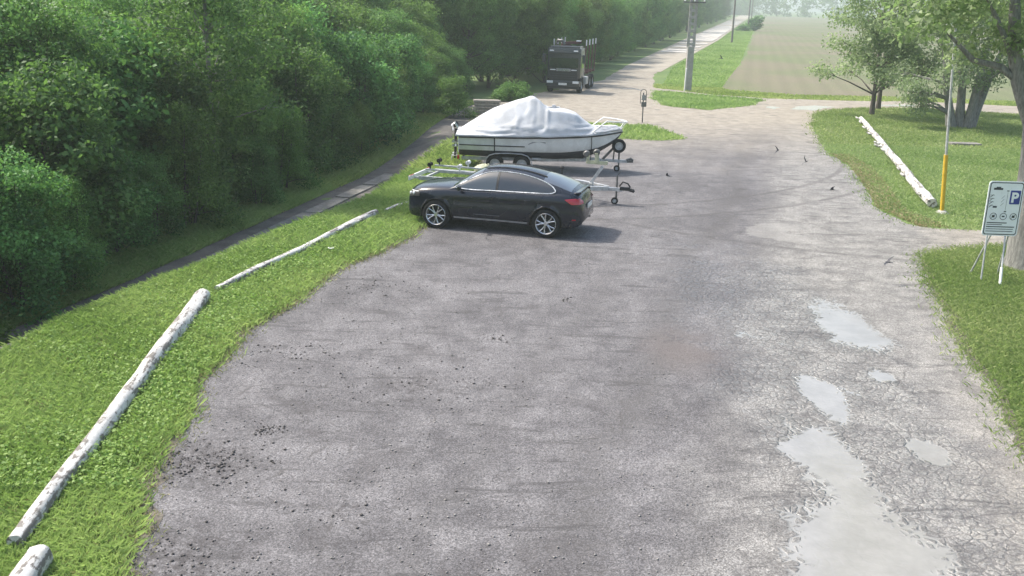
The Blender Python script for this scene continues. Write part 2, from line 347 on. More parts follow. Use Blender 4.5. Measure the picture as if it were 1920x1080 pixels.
def mat_whitelog():
    t=NT('whitewashed_log'); mp=t.n('ShaderNodeMapping',Scale=(1.0,6,6)); t.set(mp,'Vector',t.co())
    n=t.noise(1.6,7,0.7,mp.outputs[0]); n2=t.noise(9,5,0.7); k=t.math('ADD',t.math('MULTIPLY',n,0.6),t.math('MULTIPLY',n2,0.4))
    c=t.mix(t.mr(k,0.485,0.55),t.mix(t.mr(n2,0.3,0.7),(0.46,0.445,0.42),(0.70,0.69,0.67)),(0.16,0.145,0.13)); t.base(c); t.P(Roughness=0.75); t.bump(n,0.7,0.02); return t.m
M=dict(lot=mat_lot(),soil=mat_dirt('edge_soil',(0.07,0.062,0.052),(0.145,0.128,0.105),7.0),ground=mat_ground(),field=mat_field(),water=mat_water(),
 track=mat_dirt('damp_track_soil',(0.075,0.068,0.062),(0.13,0.118,0.105)), concrete=mat_dirt('old_concrete',(0.15,0.142,0.128),(0.23,0.218,0.20),2.2),
 slab_far=mat_dirt('pale_road_concrete',(0.36,0.34,0.31),(0.50,0.475,0.44),0.9), road=mat_dirt('road_dirt',(0.25,0.22,0.18),(0.36,0.325,0.27),0.8),
 leaf_wood=mat_leaf('wood_leaf',(0.034,0.105,0.034),(0.20,0.40,0.115),0.52), leaf_wood2=mat_leaf('ash_leaf',(0.045,0.11,0.024),(0.21,0.36,0.085),0.45), leaf_hazed=mat_leaf('hazed_leaf',(0.19,0.26,0.13),(0.42,0.49,0.29),0.58),  # last leaf colour lifted to paint haze over the right-hand crowns
 leaf_willow_hazed=mat_leaf('hazed_willow_leaf',(0.17,0.235,0.135),(0.38,0.45,0.30),0.55), leaf_bush=mat_leaf('bush_leaf',(0.07,0.15,0.03),(0.15,0.26,0.06),0.4),  # willow leaf also paled, with haze put into its colour
 grass=mat_leaf('grass_blade',(0.21,0.32,0.09),(0.50,0.60,0.24),0.55,0.0), lawn=mat_leaf('lawn_blade',(0.19,0.265,0.085),(0.42,0.47,0.21),0.5,0.0), weed=mat_leaf('weed_leaf',(0.16,0.30,0.065),(0.36,0.51,0.15),0.48,0.0),
 straw=mat_leaf('straw_blade',(0.30,0.25,0.13),(0.42,0.37,0.22),0.3,0.0),
 bark=mat_bark('grey_bark',(0.05,0.043,0.036),(0.13,0.115,0.10)), bark_hazed=mat_bark('hazed_grey_bark',(0.13,0.13,0.122),(0.26,0.255,0.24)), whitelog=mat_whitelog())  # second bark lightened to paint the hazy veil over the right-hand trees

# ------------------------------------------------------------------ ground, lot, tracks, field
def axis_pts(core0, core1, step, lo, hi, grow=1.35):
    a=list(np.arange(core0,core1+1e-6,step)); s=step; p=core1
    while p<hi: s*=grow; p+=s; a.append(p)
    s=step; p=core0; b=[]
    while p>lo: s*=grow; p-=s; b.append(p)
    return np.array(b[::-1]+a)
gx=axis_pts(-14,14,0.35,-1500,1500); gy=axis_pts(4,62,0.4,-80,2600)
GX,GY=np.meshgrid(gx,gy,indexing='ij'); V=np.stack([GX.ravel(),GY.ravel(),height(GX,GY).ravel()],1)
nx,ny=len(gx),len(gy); ii,jj=np.meshgrid(np.arange(nx-1),np.arange(ny-1),indexing='ij'); a=(ii*ny+jj).ravel()
o=fast_mesh('ground',V,np.stack([a,a+ny,a+ny+1,a+1],1),M['ground']); o.data.shade_smooth(); tag(o,kind='structure')
sheet('parking_lot',LOT,0.008,M['lot'])
P=[]; fy=[69.6,71,72.5,74.6]+list(np.geomspace(76,740,90))
for y in fy:
    l=float(np.interp(y,[69.6,72.3,74.6,106.7,378,740],[19.4,15.3,15.1,23.6,88,172]))+0.5*noise.noise(Vector((3.3,y*0.12,1)))*(y>76)
    P+=[(l,y,.012),(l+2,y,.012),(l+20,y,.012),(900,y,.012)]
tag(MB().grid(P,len(fy),4).build('field',M['field']),kind='structure')
def soil_edge(i0,i1,sgn,seed,wi,wo):
    P=[]; Q=LOT[i0:i1]
    for k,(x,y) in enumerate(Q):
        a=Q[max(0,k-2)]; b=Q[min(len(Q)-1,k+2)]; d=Vector((b[0]-a[0],b[1]-a[1],0)).normalized(); n_=Vector((d.y,-d.x,0))*sgn
        inn=wi*(0.55+0.9*noise.noise(Vector((x*1.3,y*1.3,seed)))+0.8*noise.noise(Vector((x*5,y*5,seed+2)))+0.5*random.uniform(-1,1)); inn=max(0.03,inn)
        P+=[(x-n_.x*wo,y-n_.y*wo,.0125),(x+n_.x*inn*.5,y+n_.y*inn*.5,.0125),(x+n_.x*inn,y+n_.y*inn,.0125)]
    tag(MB().grid(P,len(Q),3).build('soil_edge',M['soil']),kind='structure')
_yl=[i for i,p in enumerate(LOT) if p[0]<0 and 5<p[1]<34]; _yr=[i for i,p in enumerate(LOT) if 6<p[0]<11 and 6<p[1]<23.3 and i>len(LOT)//2]
soil_edge(min(_yl),max(_yl),1,1,.2,.1); soil_edge(min(_yr),max(_yr),1,5,.16,.1)
sheet('grass_island',ISLE,0.016,M['ground']); sheet('grass_verge',ISLE2,0.016,M['ground'])
# shaded track below the bank, with one strip of concrete slabs
def x_track(y): return float(np.interp(y,[5,17,22,28,36,44,52,58],[-10.6,-9.35,-8.05,-6.75,-5.0,-3.6,-2.6,-1.6]))
P=[]; ys=np.arange(4,58.1,0.6)
for y in ys:
    c=x_track(y)
    for k in range(7):
        x=c-0.75+k*0.33+0.1*noise.noise(Vector((k*3.1,y*0.8,2))); P.append((x,y,float(height(x,y))+0.012+0.03*noise.noise(Vector((x*2,y*1.2,5)))*(0<k<6)))
trk=MB().grid(P,len(ys),7).build('track',M['track'],smooth=60); tag(trk,kind='structure')
for k in range(6):
    y0=22.4+k*2.45; pts=[]
    a=Vector((x_track(y0),y0,0)); b=Vector((x_track(y0+2.4),y0+2.4,0)); d=(b-a).normalized(); n=Vector((-d.y,d.x,0))*0.24
    c=(a+b)/2; z=float(height(c.x,c.y))
    MB().box((0,0,0),((b-a).length-0.05,0.50,0.10)).build('concrete_slab',M['concrete'],trk,bevel=0.012,loc=(c.x+0.12,c.y,z+0.005+0.01*random.uniform(-1,1))).rotation_euler=(random.uniform(-.01,.01),random.uniform(-.01,.01),math.atan2(d.y,d.x))
# far straight road of concrete slabs
def road_edges(y): return (float(np.interp(y,[92,194,970],[9.4,32.6,212.0])), float(np.interp(y,[92,97,181,900],[12.4,14.1,33.6,203.0]))+(1.5 if y>181 else 1.5*max(0,(y-97)/84)))
P=[]; ys=list(np.linspace(90,970,120))
for y in ys:
    l,r=road_edges(y); P+= [(l-0.3,y,0.02),((l+r)/2,y,0.02),(r+0.3,y,0.02)]
road=MB().grid(P,len(ys),3).build('road',M['road']); tag(road,kind='structure')
y=128.0; k=0
while y<420:
    L=5.6*(1+(y-128)/160); l,r=road_edges(y); l2,r2=road_edges(y+L-0.5); k+=1
    if random.random()<0.88:
        q=0.25; z0=0.03; z1=0.075+random.uniform(0,0.02); j=[random.uniform(-.15,.15) for _ in range(4)]
        poly=[(l+q+j[0],y),(r-q+j[1],y),(r2-q+j[2],y+L-0.5),(l2+q+j[3],y+L-0.5)]
        MB().prism(poly,z0,z1).build('concrete_slab',M['slab_far'],road)
    y+=L
# puddles
def fractal_poly(pts, seed, step=0.05, amp=0.3):
    base=rough_poly(pts,step,0.0,seed=seed); cx_=sum(p[0] for p in base)/len(base); cy_=sum(p[1] for p in base)/len(base); out=[]
    for x,y in base:
        k=0.0; f=0.9; a=1.0
        for o_ in range(5): k+=a*noise.noise(Vector((x*f,y*f,seed+o_*7))); f*=2.1; a*=0.62
        d=math.hypot(x-cx_,y-cy_); q=1+amp*k/max(0.6,d); out.append((cx_+(x-cx_)*q,cy_+(y-cy_)*q))
    return out
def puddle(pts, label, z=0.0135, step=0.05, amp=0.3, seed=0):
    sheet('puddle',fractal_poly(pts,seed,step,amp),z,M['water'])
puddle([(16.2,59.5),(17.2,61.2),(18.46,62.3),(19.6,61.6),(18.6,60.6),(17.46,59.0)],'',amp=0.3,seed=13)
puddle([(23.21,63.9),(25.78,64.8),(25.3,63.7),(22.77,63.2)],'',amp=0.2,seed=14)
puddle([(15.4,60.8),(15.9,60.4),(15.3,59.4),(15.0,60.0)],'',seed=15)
# ------------------------------------------------------------------ trees and bushes
def leaf_cloud(centres, radii, n, size, seed, droop=0.0, spread=0.17, per=14, shell=0.55):
    """leaf rhombs gathered into sprays spread through the volume of ellipsoid clumps"""
    g=np.random.default_rng(seed); centres=np.asarray(centres,float); radii=np.asarray(radii,float)
    wgt=(radii[:,0]*radii[:,1]+radii[:,1]*radii[:,2]+radii[:,0]*radii[:,2]); wgt/=wgt.sum()
    ns=max(1,n//per); b=g.choice(len(centres),ns,p=wgt); d=g.normal(size=(ns,3)); d/=np.linalg.norm(d,axis=1)[:,None]
    rad=shell+(1-shell)*g.random(ns)**0.6; rad*=1+0.22*g.normal(size=ns)*0.6
    sc=centres[b]+d*radii[b]*rad[:,None]; st=np.clip(0.45+0.24*g.normal(size=ns)+0.24*g.normal(size=len(centres))[b],0,1)
    idx=np.repeat(np.arange(ns),per); N=len(idx)
    p=sc[idx]+g.normal(size=(N,3))*spread*np.array([1,1,0.7]); p[:,2]=np.maximum(p[:,2],0.03)
    nrm=d[idx]*0.55+g.normal(size=(N,3))*0.65+np.array([0,0,0.55]); nrm/=np.linalg.norm(nrm,axis=1)[:,None]
    t=g.normal(size=(N,3))+np.array([0,0,-droop]); t-=nrm*(t*nrm).sum(1)[:,None]; t/=np.linalg.norm(t,axis=1)[:,None]
    s=np.cross(nrm,t); L=size*(0.65+0.7*g.random(N))[:,None]; Wd=L*0.33
    if droop>1: Wd=L*0.2
    V=np.empty((N,4,3)); V[:,0]=p-t*L*0.5; V[:,1]=p+s*Wd+nrm*L*0.08; V[:,2]=p+t*L*0.5; V[:,3]=p-s*Wd+nrm*L*0.08
    tint=np.clip(st[idx]+0.13*g.normal(size=N),0,1)
    return V.reshape(-1,3), np.arange(N*4).reshape(-1,4), np.repeat(tint,4)
def limb_mesh(tips, base_r, top, seed, stems=None, n=7):
    """trunk with limbs running to the clumps"""
    rr=random.Random(seed); m=MB()
    stems=stems or [((0,0,-0.15),(0,0,top))]
    S=[]
    for a,b in stems:
        a=Vector(a); b=Vector(b); pts=[]; k=7
        for i in range(k):
            t=i/(k-1); p=a.lerp(b,t)+Vector((rr.uniform(-1,1),rr.uniform(-1,1),0))*0.05*base_r*6*t*(1 if 0<i else 0); pts.append(p)
        rad=[base_r*(1.25 if i==0 else 1)*(1-0.72*i/(k-1)) for i in range(k)]; m.tube(pts,rad,n); S.append(pts)
    for c in tips:
        c=Vector(c); pts=min(S,key=lambda q:min((p-c).length for p in q)); cand=[p for p in pts if p.z<c.z-0.15] or [pts[1]]
        s0=min(cand,key=lambda p:(p-c).length); t=max(0,s0.z/top); r=base_r*max(0.12,0.55*(1-0.72*t))
        mid=s0.lerp(c,0.5)+Vector((rr.uniform(-.12,.12),rr.uniform(-.12,.12),rr.uniform(0,0.15)))
        m.tube([s0,mid,c],[r*0.8,r*0.5,r*0.15],5)
        for _ in range(2):
            e=c+Vector((rr.uniform(-1,1),rr.uniform(-1,1),rr.uniform(-.3,.8)))*0.5; m.tube([mid.lerp(c,0.5),e],[r*0.3,r*0.08],4)
    return m
def make_tree(name, centres, radii, n, size, leafmat, barkmat, base_r, top, seed, stems=None, droop=0.0, spread=0.17, per=14, shell=0.55):
    root=bpy.data.objects.new(name,None); C.objects.link(root)
    limb_mesh(centres,base_r,top,seed,stems).build('trunk',barkmat,root,smooth=60,fixn=False)
    V,T,A=leaf_cloud(centres,radii,n,size,seed,droop,spread,per,shell); fast_mesh('crown',V,T,leafmat,A,root)
    return root
def clumps(seed, n, zlo, zhi, rbase, rtop, rad):
    rr=random.Random(seed); c=[]; r=[]
    for i in range(n):
        t=(i+rr.random())/n; z=zlo+(zhi-zlo)*t; rm=(rbase+(rtop-rbase)*t)*math.sqrt(rr.random())*1.05; a=i*2.4+rr.uniform(-.5,.5)
        q=rad*rr.uniform(0.7,1.3); c.append((rm*math.cos(a),rm*math.sin(a),z)); r.append((q*rr.uniform(.9,1.2),q*rr.uniform(.9,1.2),q*rr.uniform(.65,.95)))
    return c,r
BUSH=[]; TREE=[]
for s in range(4):
    c,r=clumps(100+s,26,0.35,4.6,1.7,0.8,0.62); BUSH.append(make_tree('hedge_bush',c,r,(17000,21000,13000,17000)[s],(0.115,0.09,0.145,0.11)[s],M['leaf_wood2' if s==1 else 'leaf_wood'],M['bark'],0.06,4.2,100+s,stems=[((0.2,0,-.1),(0.5,0.2,4.2)),((-.2,.1,-.1),(-.6,-.3,4.0)),((0,-.2,-.1),(.1,-.7,3.6))]))
for s in range(4):
    c,r=clumps(200+s,44,1.2,8.6,2.6,1.5,0.95); TREE.append(make_tree('woodland_tree',c,r,34000,(0.135,0.11,0.16,0.13)[s],M['leaf_wood2' if s==2 else 'leaf_wood'],M['bark'],0.15,8.2,200+s))
first={}
def place(proto, x, y, rz, sc, label, cat, group, z=None):
    if proto.name not in first: first[proto.name]=1; o=proto
    else: o=copy_tree(proto)
    o.location=(x,y,float(height(x,y)) if z is None else z); o.rotation_euler=(0,0,rz); o.scale=(sc,sc,sc*random.uniform(.92,1.08))
    tag(o,label,cat,group); return o
def tb(y): return float(np.interp(y,ty,tx))
y=8.5; k=0
while y<62:
    dx=random.uniform(-0.9,0.2); sc=random.uniform(0.62,1.02) if k%3 else random.uniform(0.42,0.62)
    place(BUSH[k%4],tb(y)-1.5*sc+dx,y,random.uniform(0,6.28),sc,'leafy dark green bush at the front edge of the wood beside the shaded track','bush','bushes along the front edge of the wood')
    y+=random.uniform(1.15,1.75)*(1+max(0,y-30)/60); k+=1
y=7.0; k=0
while y<66:
    place(BUSH[(k+1)%4] if k%2 else TREE[k%4],tb(y)-3.8+random.uniform(-.7,.5),y,random.uniform(0,6.28),random.uniform(1.0,1.2) if k%2 else random.uniform(.58,.70),'green broadleaf tree in the middle of the dense wood left of the track','tree','trees standing inside the wood')
    y+=random.uniform(1.9,2.7)*(1+max(0,y-30)/80); k+=1
y=6.0; k=0
while y<70:
    place(TREE[k%4],tb(y)-6.6+random.uniform(-.8,.8),y,random.uniform(0,6.28),random.uniform(0.70,0.86),'tall broadleaf tree at the back of the dense wood left of the track','tree','tall trees at the back of the wood')
    y+=random.uniform(2.8,3.8)*(1+max(0,y-30)/80); k+=1
y=66.0; k=0
while y<520:
    for off,hs in ((-1.6,0.72),(-5.5,1.0)):
        s=(1+max(0,y-110)/260)
        place(TREE[(k+(off<-3))%4],tb(y)+off*s+random.uniform(-.7,.7)*s,y+random.uniform(-1,1),random.uniform(0,6.28),hs*random.uniform(.85,1.15)*s,
              'hazy green tree lining the left side of the far straight road' if y>96 else 'hazy green tree behind the parked timber truck','tree','trees lining the far road' if y>96 else 'trees behind the truck')
    y+=random.uniform(2.6,3.8)*(1+max(0,y-90)/55); k+=1
for p in BUSH+TREE: pass
# slim tree with a visible trunk inside the wood edge
c,r=clumps(301,30,3.2,8.5,2.0,1.2,0.8); t=make_tree('woodland_tree',c,r,16000,0.12,M['leaf_wood'],M['bark_hazed'],0.11,8.0,301)
t.location=(-9.1,29.6,-0.7); tag(t,'tree with a bare upright trunk showing among the wood edge foliage','tree')
# bushes with their own bright green leaf colour
for (x,y,s,lab) in ((-10.3,16.6,0.5,'low bright green bush at the left edge of the picture below the wood'),(-3.2,50.5,0.42,'small bush in front of the stacked grey planks')):
    c,r=clumps(int(320+y),14,0.3,3.0,1.3,0.6,0.5); q=make_tree('hedge_bush',c,r,9000,0.11,M['leaf_bush'],M['bark'],0.04,2.6,int(320+y)); q.location=(x,y,float(height(x,y))); q.scale=(s*1.6,s*1.6,s*1.5); tag(q,lab,'bush')
c,r=clumps(340,22,0.1,0.75,1.25,0.5,0.36); q=make_tree('mound_bush',c,r,15000,0.1,M['leaf_bush'],M['bark'],0.03,0.6,340,spread=0.1); q.location=(-0.3,60.0,0); tag(q,'low rounded bright green bush in front of the truck','bush')
# two slim trees on the lawn
for i,(x,y,dx,lab) in enumerate(((20.48,57.7,-1.0,'slim lawn tree with pale haze-tinted leaves nearest the end of the white log'),(22.0,61.0,1.0,'slim lawn tree standing just behind its twin beside the lane'))):
    rr=random.Random(400+i); c=[];r=[]
    for k in range(36):
        z=rr.uniform(1.9,8.0); rm=math.sqrt(rr.random())*(2.6 if z<5 else 2.2); a=rr.uniform(0,6.28); q=rr.uniform(.45,.85)
        c.append((rm*math.cos(a)+dx*0.6,rm*math.sin(a),z+0.25*(2.6-rm))); r.append((q,q,q*.7))
    t=make_tree('lawn_tree',c,r,12500,0.16,M['leaf_hazed'],M['bark'],0.14,7.6,400+i,spread=0.22,per=10); t.location=(x,y,0); tag(t,lab,'tree')
# willow with four stems
rr=random.Random(420); c=[];r=[]
for k in range(52):
    z=rr.uniform(2.5,7.5); a=rr.uniform(0,6.28); rm=math.sqrt(rr.random())*3.0; q=rr.uniform(.5,.9); c.append((rm*math.cos(a)-0.4,rm*math.sin(a),z)); r.append((q,q,q*0.9))
for k in range(6):
    c.append((rr.uniform(-3.4,-2.1),rr.uniform(-1.4,0.8),rr.uniform(1.1,2.0))); r.append((.5,.5,.75))
t=make_tree('willow_tree',c,r,22000,0.17,M['leaf_willow_hazed'],M['bark_hazed'],0.26,6.5,420,stems=[((-.45,0,-.1),(-1.6,.2,4.6)),((-.05,.1,-.1),(-.3,.3,6.5)),((.3,-.1,-.1),(.9,-.2,6.5)),((.5,.1,-.1),(2.0,.4,5.2))],droop=1.2,spread=0.22,per=12)
t.location=(23.3,52.3,0); tag(t,'willow with several thick stems and pale haze-tinted drooping leaves on the lawn','tree')
# big tree at the right edge
root=thing('lawn_tree','big forked tree with a thick grey trunk right behind the parking sign','tree',(12.15,22.7,0))
m=MB(); m.tube([(0.05,0,-.1),(0.0,0,.25),(-.05,0,1.2),(-.12,0,2.6),(-.2,0,3.5),(-.12,0,4.2),(.0,.1,6.0),(.3,.2,9)],[.62,.47,.42,.40,.40,.30,.24,.12],14)
m.tube([(-.25,0,3.15),(-.6,0,3.75),(-.85,.05,4.3),(-1.05,.1,5.0),(-1.3,.3,7.2)],[.24,.19,.17,.15,.07],10)
m.tube([(-.85,.05,4.3),(-1.3,.1,4.62),(-1.9,.2,4.75),(-2.6,.3,5.4)],[.09,.08,.065,.03],7); m.tube([(-.95,.05,4.6),(-1.25,0,5.1),(-2.2,-.3,6.4)],[.08,.07,.03],7)
m.tube([(.05,.1,4.0),(.8,.3,5.0),(2.0,.5,6.5)],[.22,.16,.08],8); m.build('trunk',M['bark_hazed'],root,smooth=60,fixn=False)
rr=random.Random(440); c=[];r=[]
for k in range(54):
    z=rr.uniform(5.4,10); a=rr.uniform(0,6.28); rm=math.sqrt(rr.random())*3.6; q=rr.uniform(.5,.9); c.append((rm*math.cos(a)-0.3,rm*math.sin(a)+.3,z)); r.append((q,q,q*.8))
for k in range(7): c.append((rr.uniform(-2.2,-0.8),rr.uniform(-.5,.9),rr.uniform(4.75,5.5))); r.append((.36,.36,.3))
V,T,A=leaf_cloud(c,r,26000,0.13,440,0.8,0.2,12); fast_mesh('crown',V,T,M['leaf_hazed'],A,root)
# far wood closing the field, shrubs by the far poles
def far_wood(name, pts, hgt, n, seed, label):
    g=np.random.default_rng(seed); c=[];r=[]
    for (x0,y0),(x1,y1) in zip(pts[:-1],pts[1:]):
        L=math.hypot(x1-x0,y1-y0); k=max(3,int(L/5))
        for i in range(k):
            t=(i+g.random())/k; h=hgt*g.uniform(.6,1.15)
            for lv in (0.25,0.6,0.9): c.append((x0+(x1-x0)*t+g.normal()*3,y0+(y1-y0)*t+g.normal()*6,h*lv)); r.append((4.2,4.2,h*0.28))
    V,T,A=leaf_cloud(c,r,n,1.5,seed,0,0.9,10); o=fast_mesh(name,V,T,M['leaf_wood'],A); return tag(o,label,'woodland',kind='stuff')
far_wood('far_wood',[(212,930),(150,770),(300,752),(640,760),(960,770)],17,60000,501,'distant hazy wood along the far edge of the field')
for i,(x,y,s,lab) in enumerate(((60.5,262,1.5,'round shrub beside the second far pole'),(56.5,259,1.1,'low shrub at the foot of the second far pole'))):
    c,r=clumps(520+i,14,0.3,2.4,1.2,0.7,0.6); q=make_tree('shrub',c,r,2500,0.3,M['leaf_wood'],M['bark'],0.06,2.2,520+i,per=8); q.location=(x,y,0); q.scale=(s,s,s*0.9 if i==0 else s*.5); tag(q,lab,'shrub')

# ------------------------------------------------------------------ grass
def blades(name, X, Y, Z, hmin, hmax, wid, mat, seed, lean=1.6, tintscale=0.5, label=None):
    g=np.random.default_rng(seed); N=len(X); h=hmin+(hmax-hmin)*g.random(N)**1.5; a=g.random(N)*6.283; w=wid*(0.6+0.8*g.random(N))
    la=g.random(N)*6.283; ll=lean*h*g.random(N); tint=np.clip(0.5+0.36*np.sin(X*tintscale*1.9+np.cos(Y*tintscale*1.3)*2)*np.cos(Y*tintscale*1.1+X*0.4)+0.22*g.normal(size=N),0,1)
    V=np.empty((N,4,3)); dx,dy=np.cos(a)*w/2,np.sin(a)*w/2
    V[:,0]=np.stack([X-dx,Y-dy,Z-0.01],1); V[:,1]=np.stack([X+dx,Y+dy,Z-0.01],1)
    mx,my=np.cos(la)*ll*0.35,np.sin(la)*ll*0.35
    V[:,2]=np.stack([X+dx*0.8+mx,Y+dy*0.8+my,Z+h*0.6],1); V[:,3]=np.stack([X+np.cos(la)*ll,Y+np.sin(la)*ll,Z+h],1)
    i=np.arange(N)*4; T=np.concatenate([np.stack([i,i+1,i+2],1),np.stack([i,i+2,i+3],1)])
    return fast_mesh(name,V.reshape(-1,3),T,mat,np.repeat(tint,4))
def noise2(X,Y,s,seed=0):
    return 0.5+0.25*(np.sin(X*s+seed)+np.sin(Y*s*1.3+seed*2.1+np.sin(X*s*0.7)))*0.7+0.15*np.sin((X+Y)*s*2.7+seed)
lotx=np.array([p[0] for p in LOT]); loty=np.array([p[1] for p in LOT])
def scatter(x0,x1,y0,y1,dens,seed,cond=None,inset=0.10):
    g=np.random.default_rng(seed); n=int((x1-x0)*(y1-y0)*dens); X=x0+(x1-x0)*g.random(n); Y=y0+(y1-y0)*g.random(n)
    jx=X+g.normal(size=n)*inset; jy=Y+g.normal(size=n)*inset
    k=~inside(LOT,jx,jy)
    if cond is not None: k&=cond(X,Y)
    return X[k],Y[k]
def left_ok(X,Y):
    xt=np.interp(Y,[5,17,22,28,36,44,52,58],[-10.6,-9.35,-8.05,-6.75,-5.0,-3.6,-2.6,-1.6]); bare=(np.sin(X*3.1+np.sin(Y*1.7)*2)+np.sin(Y*2.3+np.cos(X*2.1)*1.6)+0.7*np.sin(X*7+Y*5)+0.9*np.random.default_rng(len(X)).normal(size=len(X)))<-1.9
    return (np.abs(X-xt-0.25)>1.0)&(X>np.interp(Y,ty,tx)-2.0)&~bare
parts=[]
for i,(y0,y1,x0,x1,d,hm,hM,wd) in enumerate(((7.5,14,-11,-3,5200,.03,.14,.0065),(14,22,-11,-3,3000,.04,.16,.009),(22,34,-10,-1,1300,.06,.20,.014),(34,58,-8,-1,380,.08,.25,.026))):
    X,Y=scatter(x0,x1,y0,y1,d,600+i,left_ok); parts.append(tag(blades('grass',X,Y,height(X,Y),hm,hM,wd,M['grass'],610+i),'green grass of the bank beside the left white logs' if i<2 else ('green grass around the car front and trailer rear' if i==2 else 'darker grass on the verge behind the boat stern'),'grass',kind='stuff'))
for i,(y0,y1,x0,x1,d,hm,hM,wd,lab) in enumerate(((9,25.2,6.5,15,2400,.03,.10,.012,'mown green grass around the parking sign'),(26.5,44,10.5,24,520,.03,.10,.022,'mown lawn around the white log and yellow pole'),(44,66,13,36,260,.04,.12,.035,'mown lawn under the willow and slim trees'))):
    X,Y=scatter(x0,x1,y0,y1,d,630+i,None,0.22); parts.append(tag(blades('grass',X,Y,height(X,Y),hm,hM,wd,M['lawn'],640+i,1.7,0.35),lab,'grass',kind='stuff'))
for i,(poly,lab,x0,x1,y0,y1) in enumerate(((ISLE,'grass of the island between the dirt tracks',8,17,57,70),(ISLE2,'grass of the verge behind the boat',-3,8,42,51))):
    g=np.random.default_rng(650+i); n=int((x1-x0)*(y1-y0)*300); X=x0+(x1-x0)*g.random(n); Y=y0+(y1-y0)*g.random(n); k=inside(poly,X+g.normal(size=n)*.15,Y+g.normal(size=n)*.15); X,Y=X[k],Y[k]
    tag(blades('grass',X,Y,np.zeros(len(X))+0.01,.05,.16,.035,M['grass'],655+i),lab,'grass',kind='stuff')
g=np.random.default_rng(660); n=42000; Y=74+190*g.random(n)**1.6; rl=np.interp(Y,[72,97,181,900],[10.3,14.8,35.5,206]); rr_=np.interp(Y,[74,107,378],[15.0,23.4,87.5]); X=rl+(rr_-rl)*g.random(n)
tag(blades('grass',X,Y,np.zeros(n),.04,.14,.11,M['grass'],661,1.6,0.15),'bright green grass strip between the far road and the field','grass',kind='stuff')
X,Y=scatter(9,60,66,75.5,170,665,lambda X,Y:~inside(FIELD,X,Y)); tag(blades('grass',X,Y,np.zeros(len(X)),.04,.14,.06,M['grass'],666,1.4,0.3),'narrow grass strip between the lane and the field','grass',kind='stuff')
# broad-leaved weeds hugging the left logs and lot edge
def weeds(X,Y,Z,size,hmax,seed,mat,name,label):
    g=np.random.default_rng(seed); N=len(X); p=np.stack([X,Y,Z+0.02+hmax*g.random(N)**1.4],1); nrm=g.normal(size=(N,3))*0.45+np.array([0,0,1]); nrm/=np.linalg.norm(nrm,axis=1)[:,None]
    t=g.normal(size=(N,3)); t-=nrm*(t*nrm).sum(1)[:,None]; t/=np.linalg.norm(t,axis=1)[:,None]; s=np.cross(nrm,t); L=size*(0.6+0.8*g.random(N))[:,None]
    V=np.empty((N,4,3)); V[:,0]=p-t*L*.5; V[:,1]=p+s*L*.36+nrm*L*.1; V[:,2]=p+t*L*.5; V[:,3]=p-s*L*.36+nrm*L*.1
    o=fast_mesh(name,V.reshape(-1,3),np.arange(N*4).reshape(-1,4),mat,np.repeat(np.clip(0.5+0.3*g.normal(size=N),0,1),4)); return tag(o,label,'weeds',kind='stuff')
def lx(Y): return np.interp(Y,[9,18,26.3,30],[-5.19,-5.9,-3.76,-2.6])
X,Y=scatter(-9,-1.5,8,30,2200,670,lambda X,Y:left_ok(X,Y)&(noise2(X,Y,1.4,3)+np.exp(-((X-lx(Y)-0.35)/0.5)**2)*0.45+0.35*np.random.default_rng(9).normal(size=len(X))>0.9)&(Y>10.5)); weeds(X,Y,height(X,Y),0.048,0.15,671,M['weed'],'ground_weeds','broad leaved green weeds growing along the left white logs')
X,Y=scatter(-10,-3,8,30,1900,675,lambda X,Y:left_ok(X,Y)&(noise2(X,Y,2.3,5)+0.25*np.random.default_rng(4).normal(size=len(X))>0.6)); tag(blades('dry_grass',X,Y,height(X,Y),0.02,.10,.008,M['straw'],676,1.5),'dry straw coloured grass on the left bank','dry grass',kind='stuff')
g=np.random.default_rng(680); n=14000; Y=27+14*g.random(n); X=np.interp(Y,[27,29.6,33.3,38,41],[11.3,11.0,11.9,12.85,13.0])+0.05+0.8*g.random(n)**1.8; tag(blades('dry_grass',X,Y,np.zeros(n),.02,.07,.03,M['straw'],681,2.0),'dry cut grass along the lot edge by the right white log','dry grass',kind='stuff')
g=np.random.default_rng(685); n=14000; i=g.integers(0,150,n); X=lotx[i]+g.normal(size=n)*.12+g.random(n)*.1; Y=loty[i]+g.normal(size=n)*.12; tag(blades('dry_grass',X,Y,np.zeros(n)+.008,.015,.06,.009,M['straw'],686,2.0),'dry grass stems at the left edge of the lot','dry grass',kind='stuff')

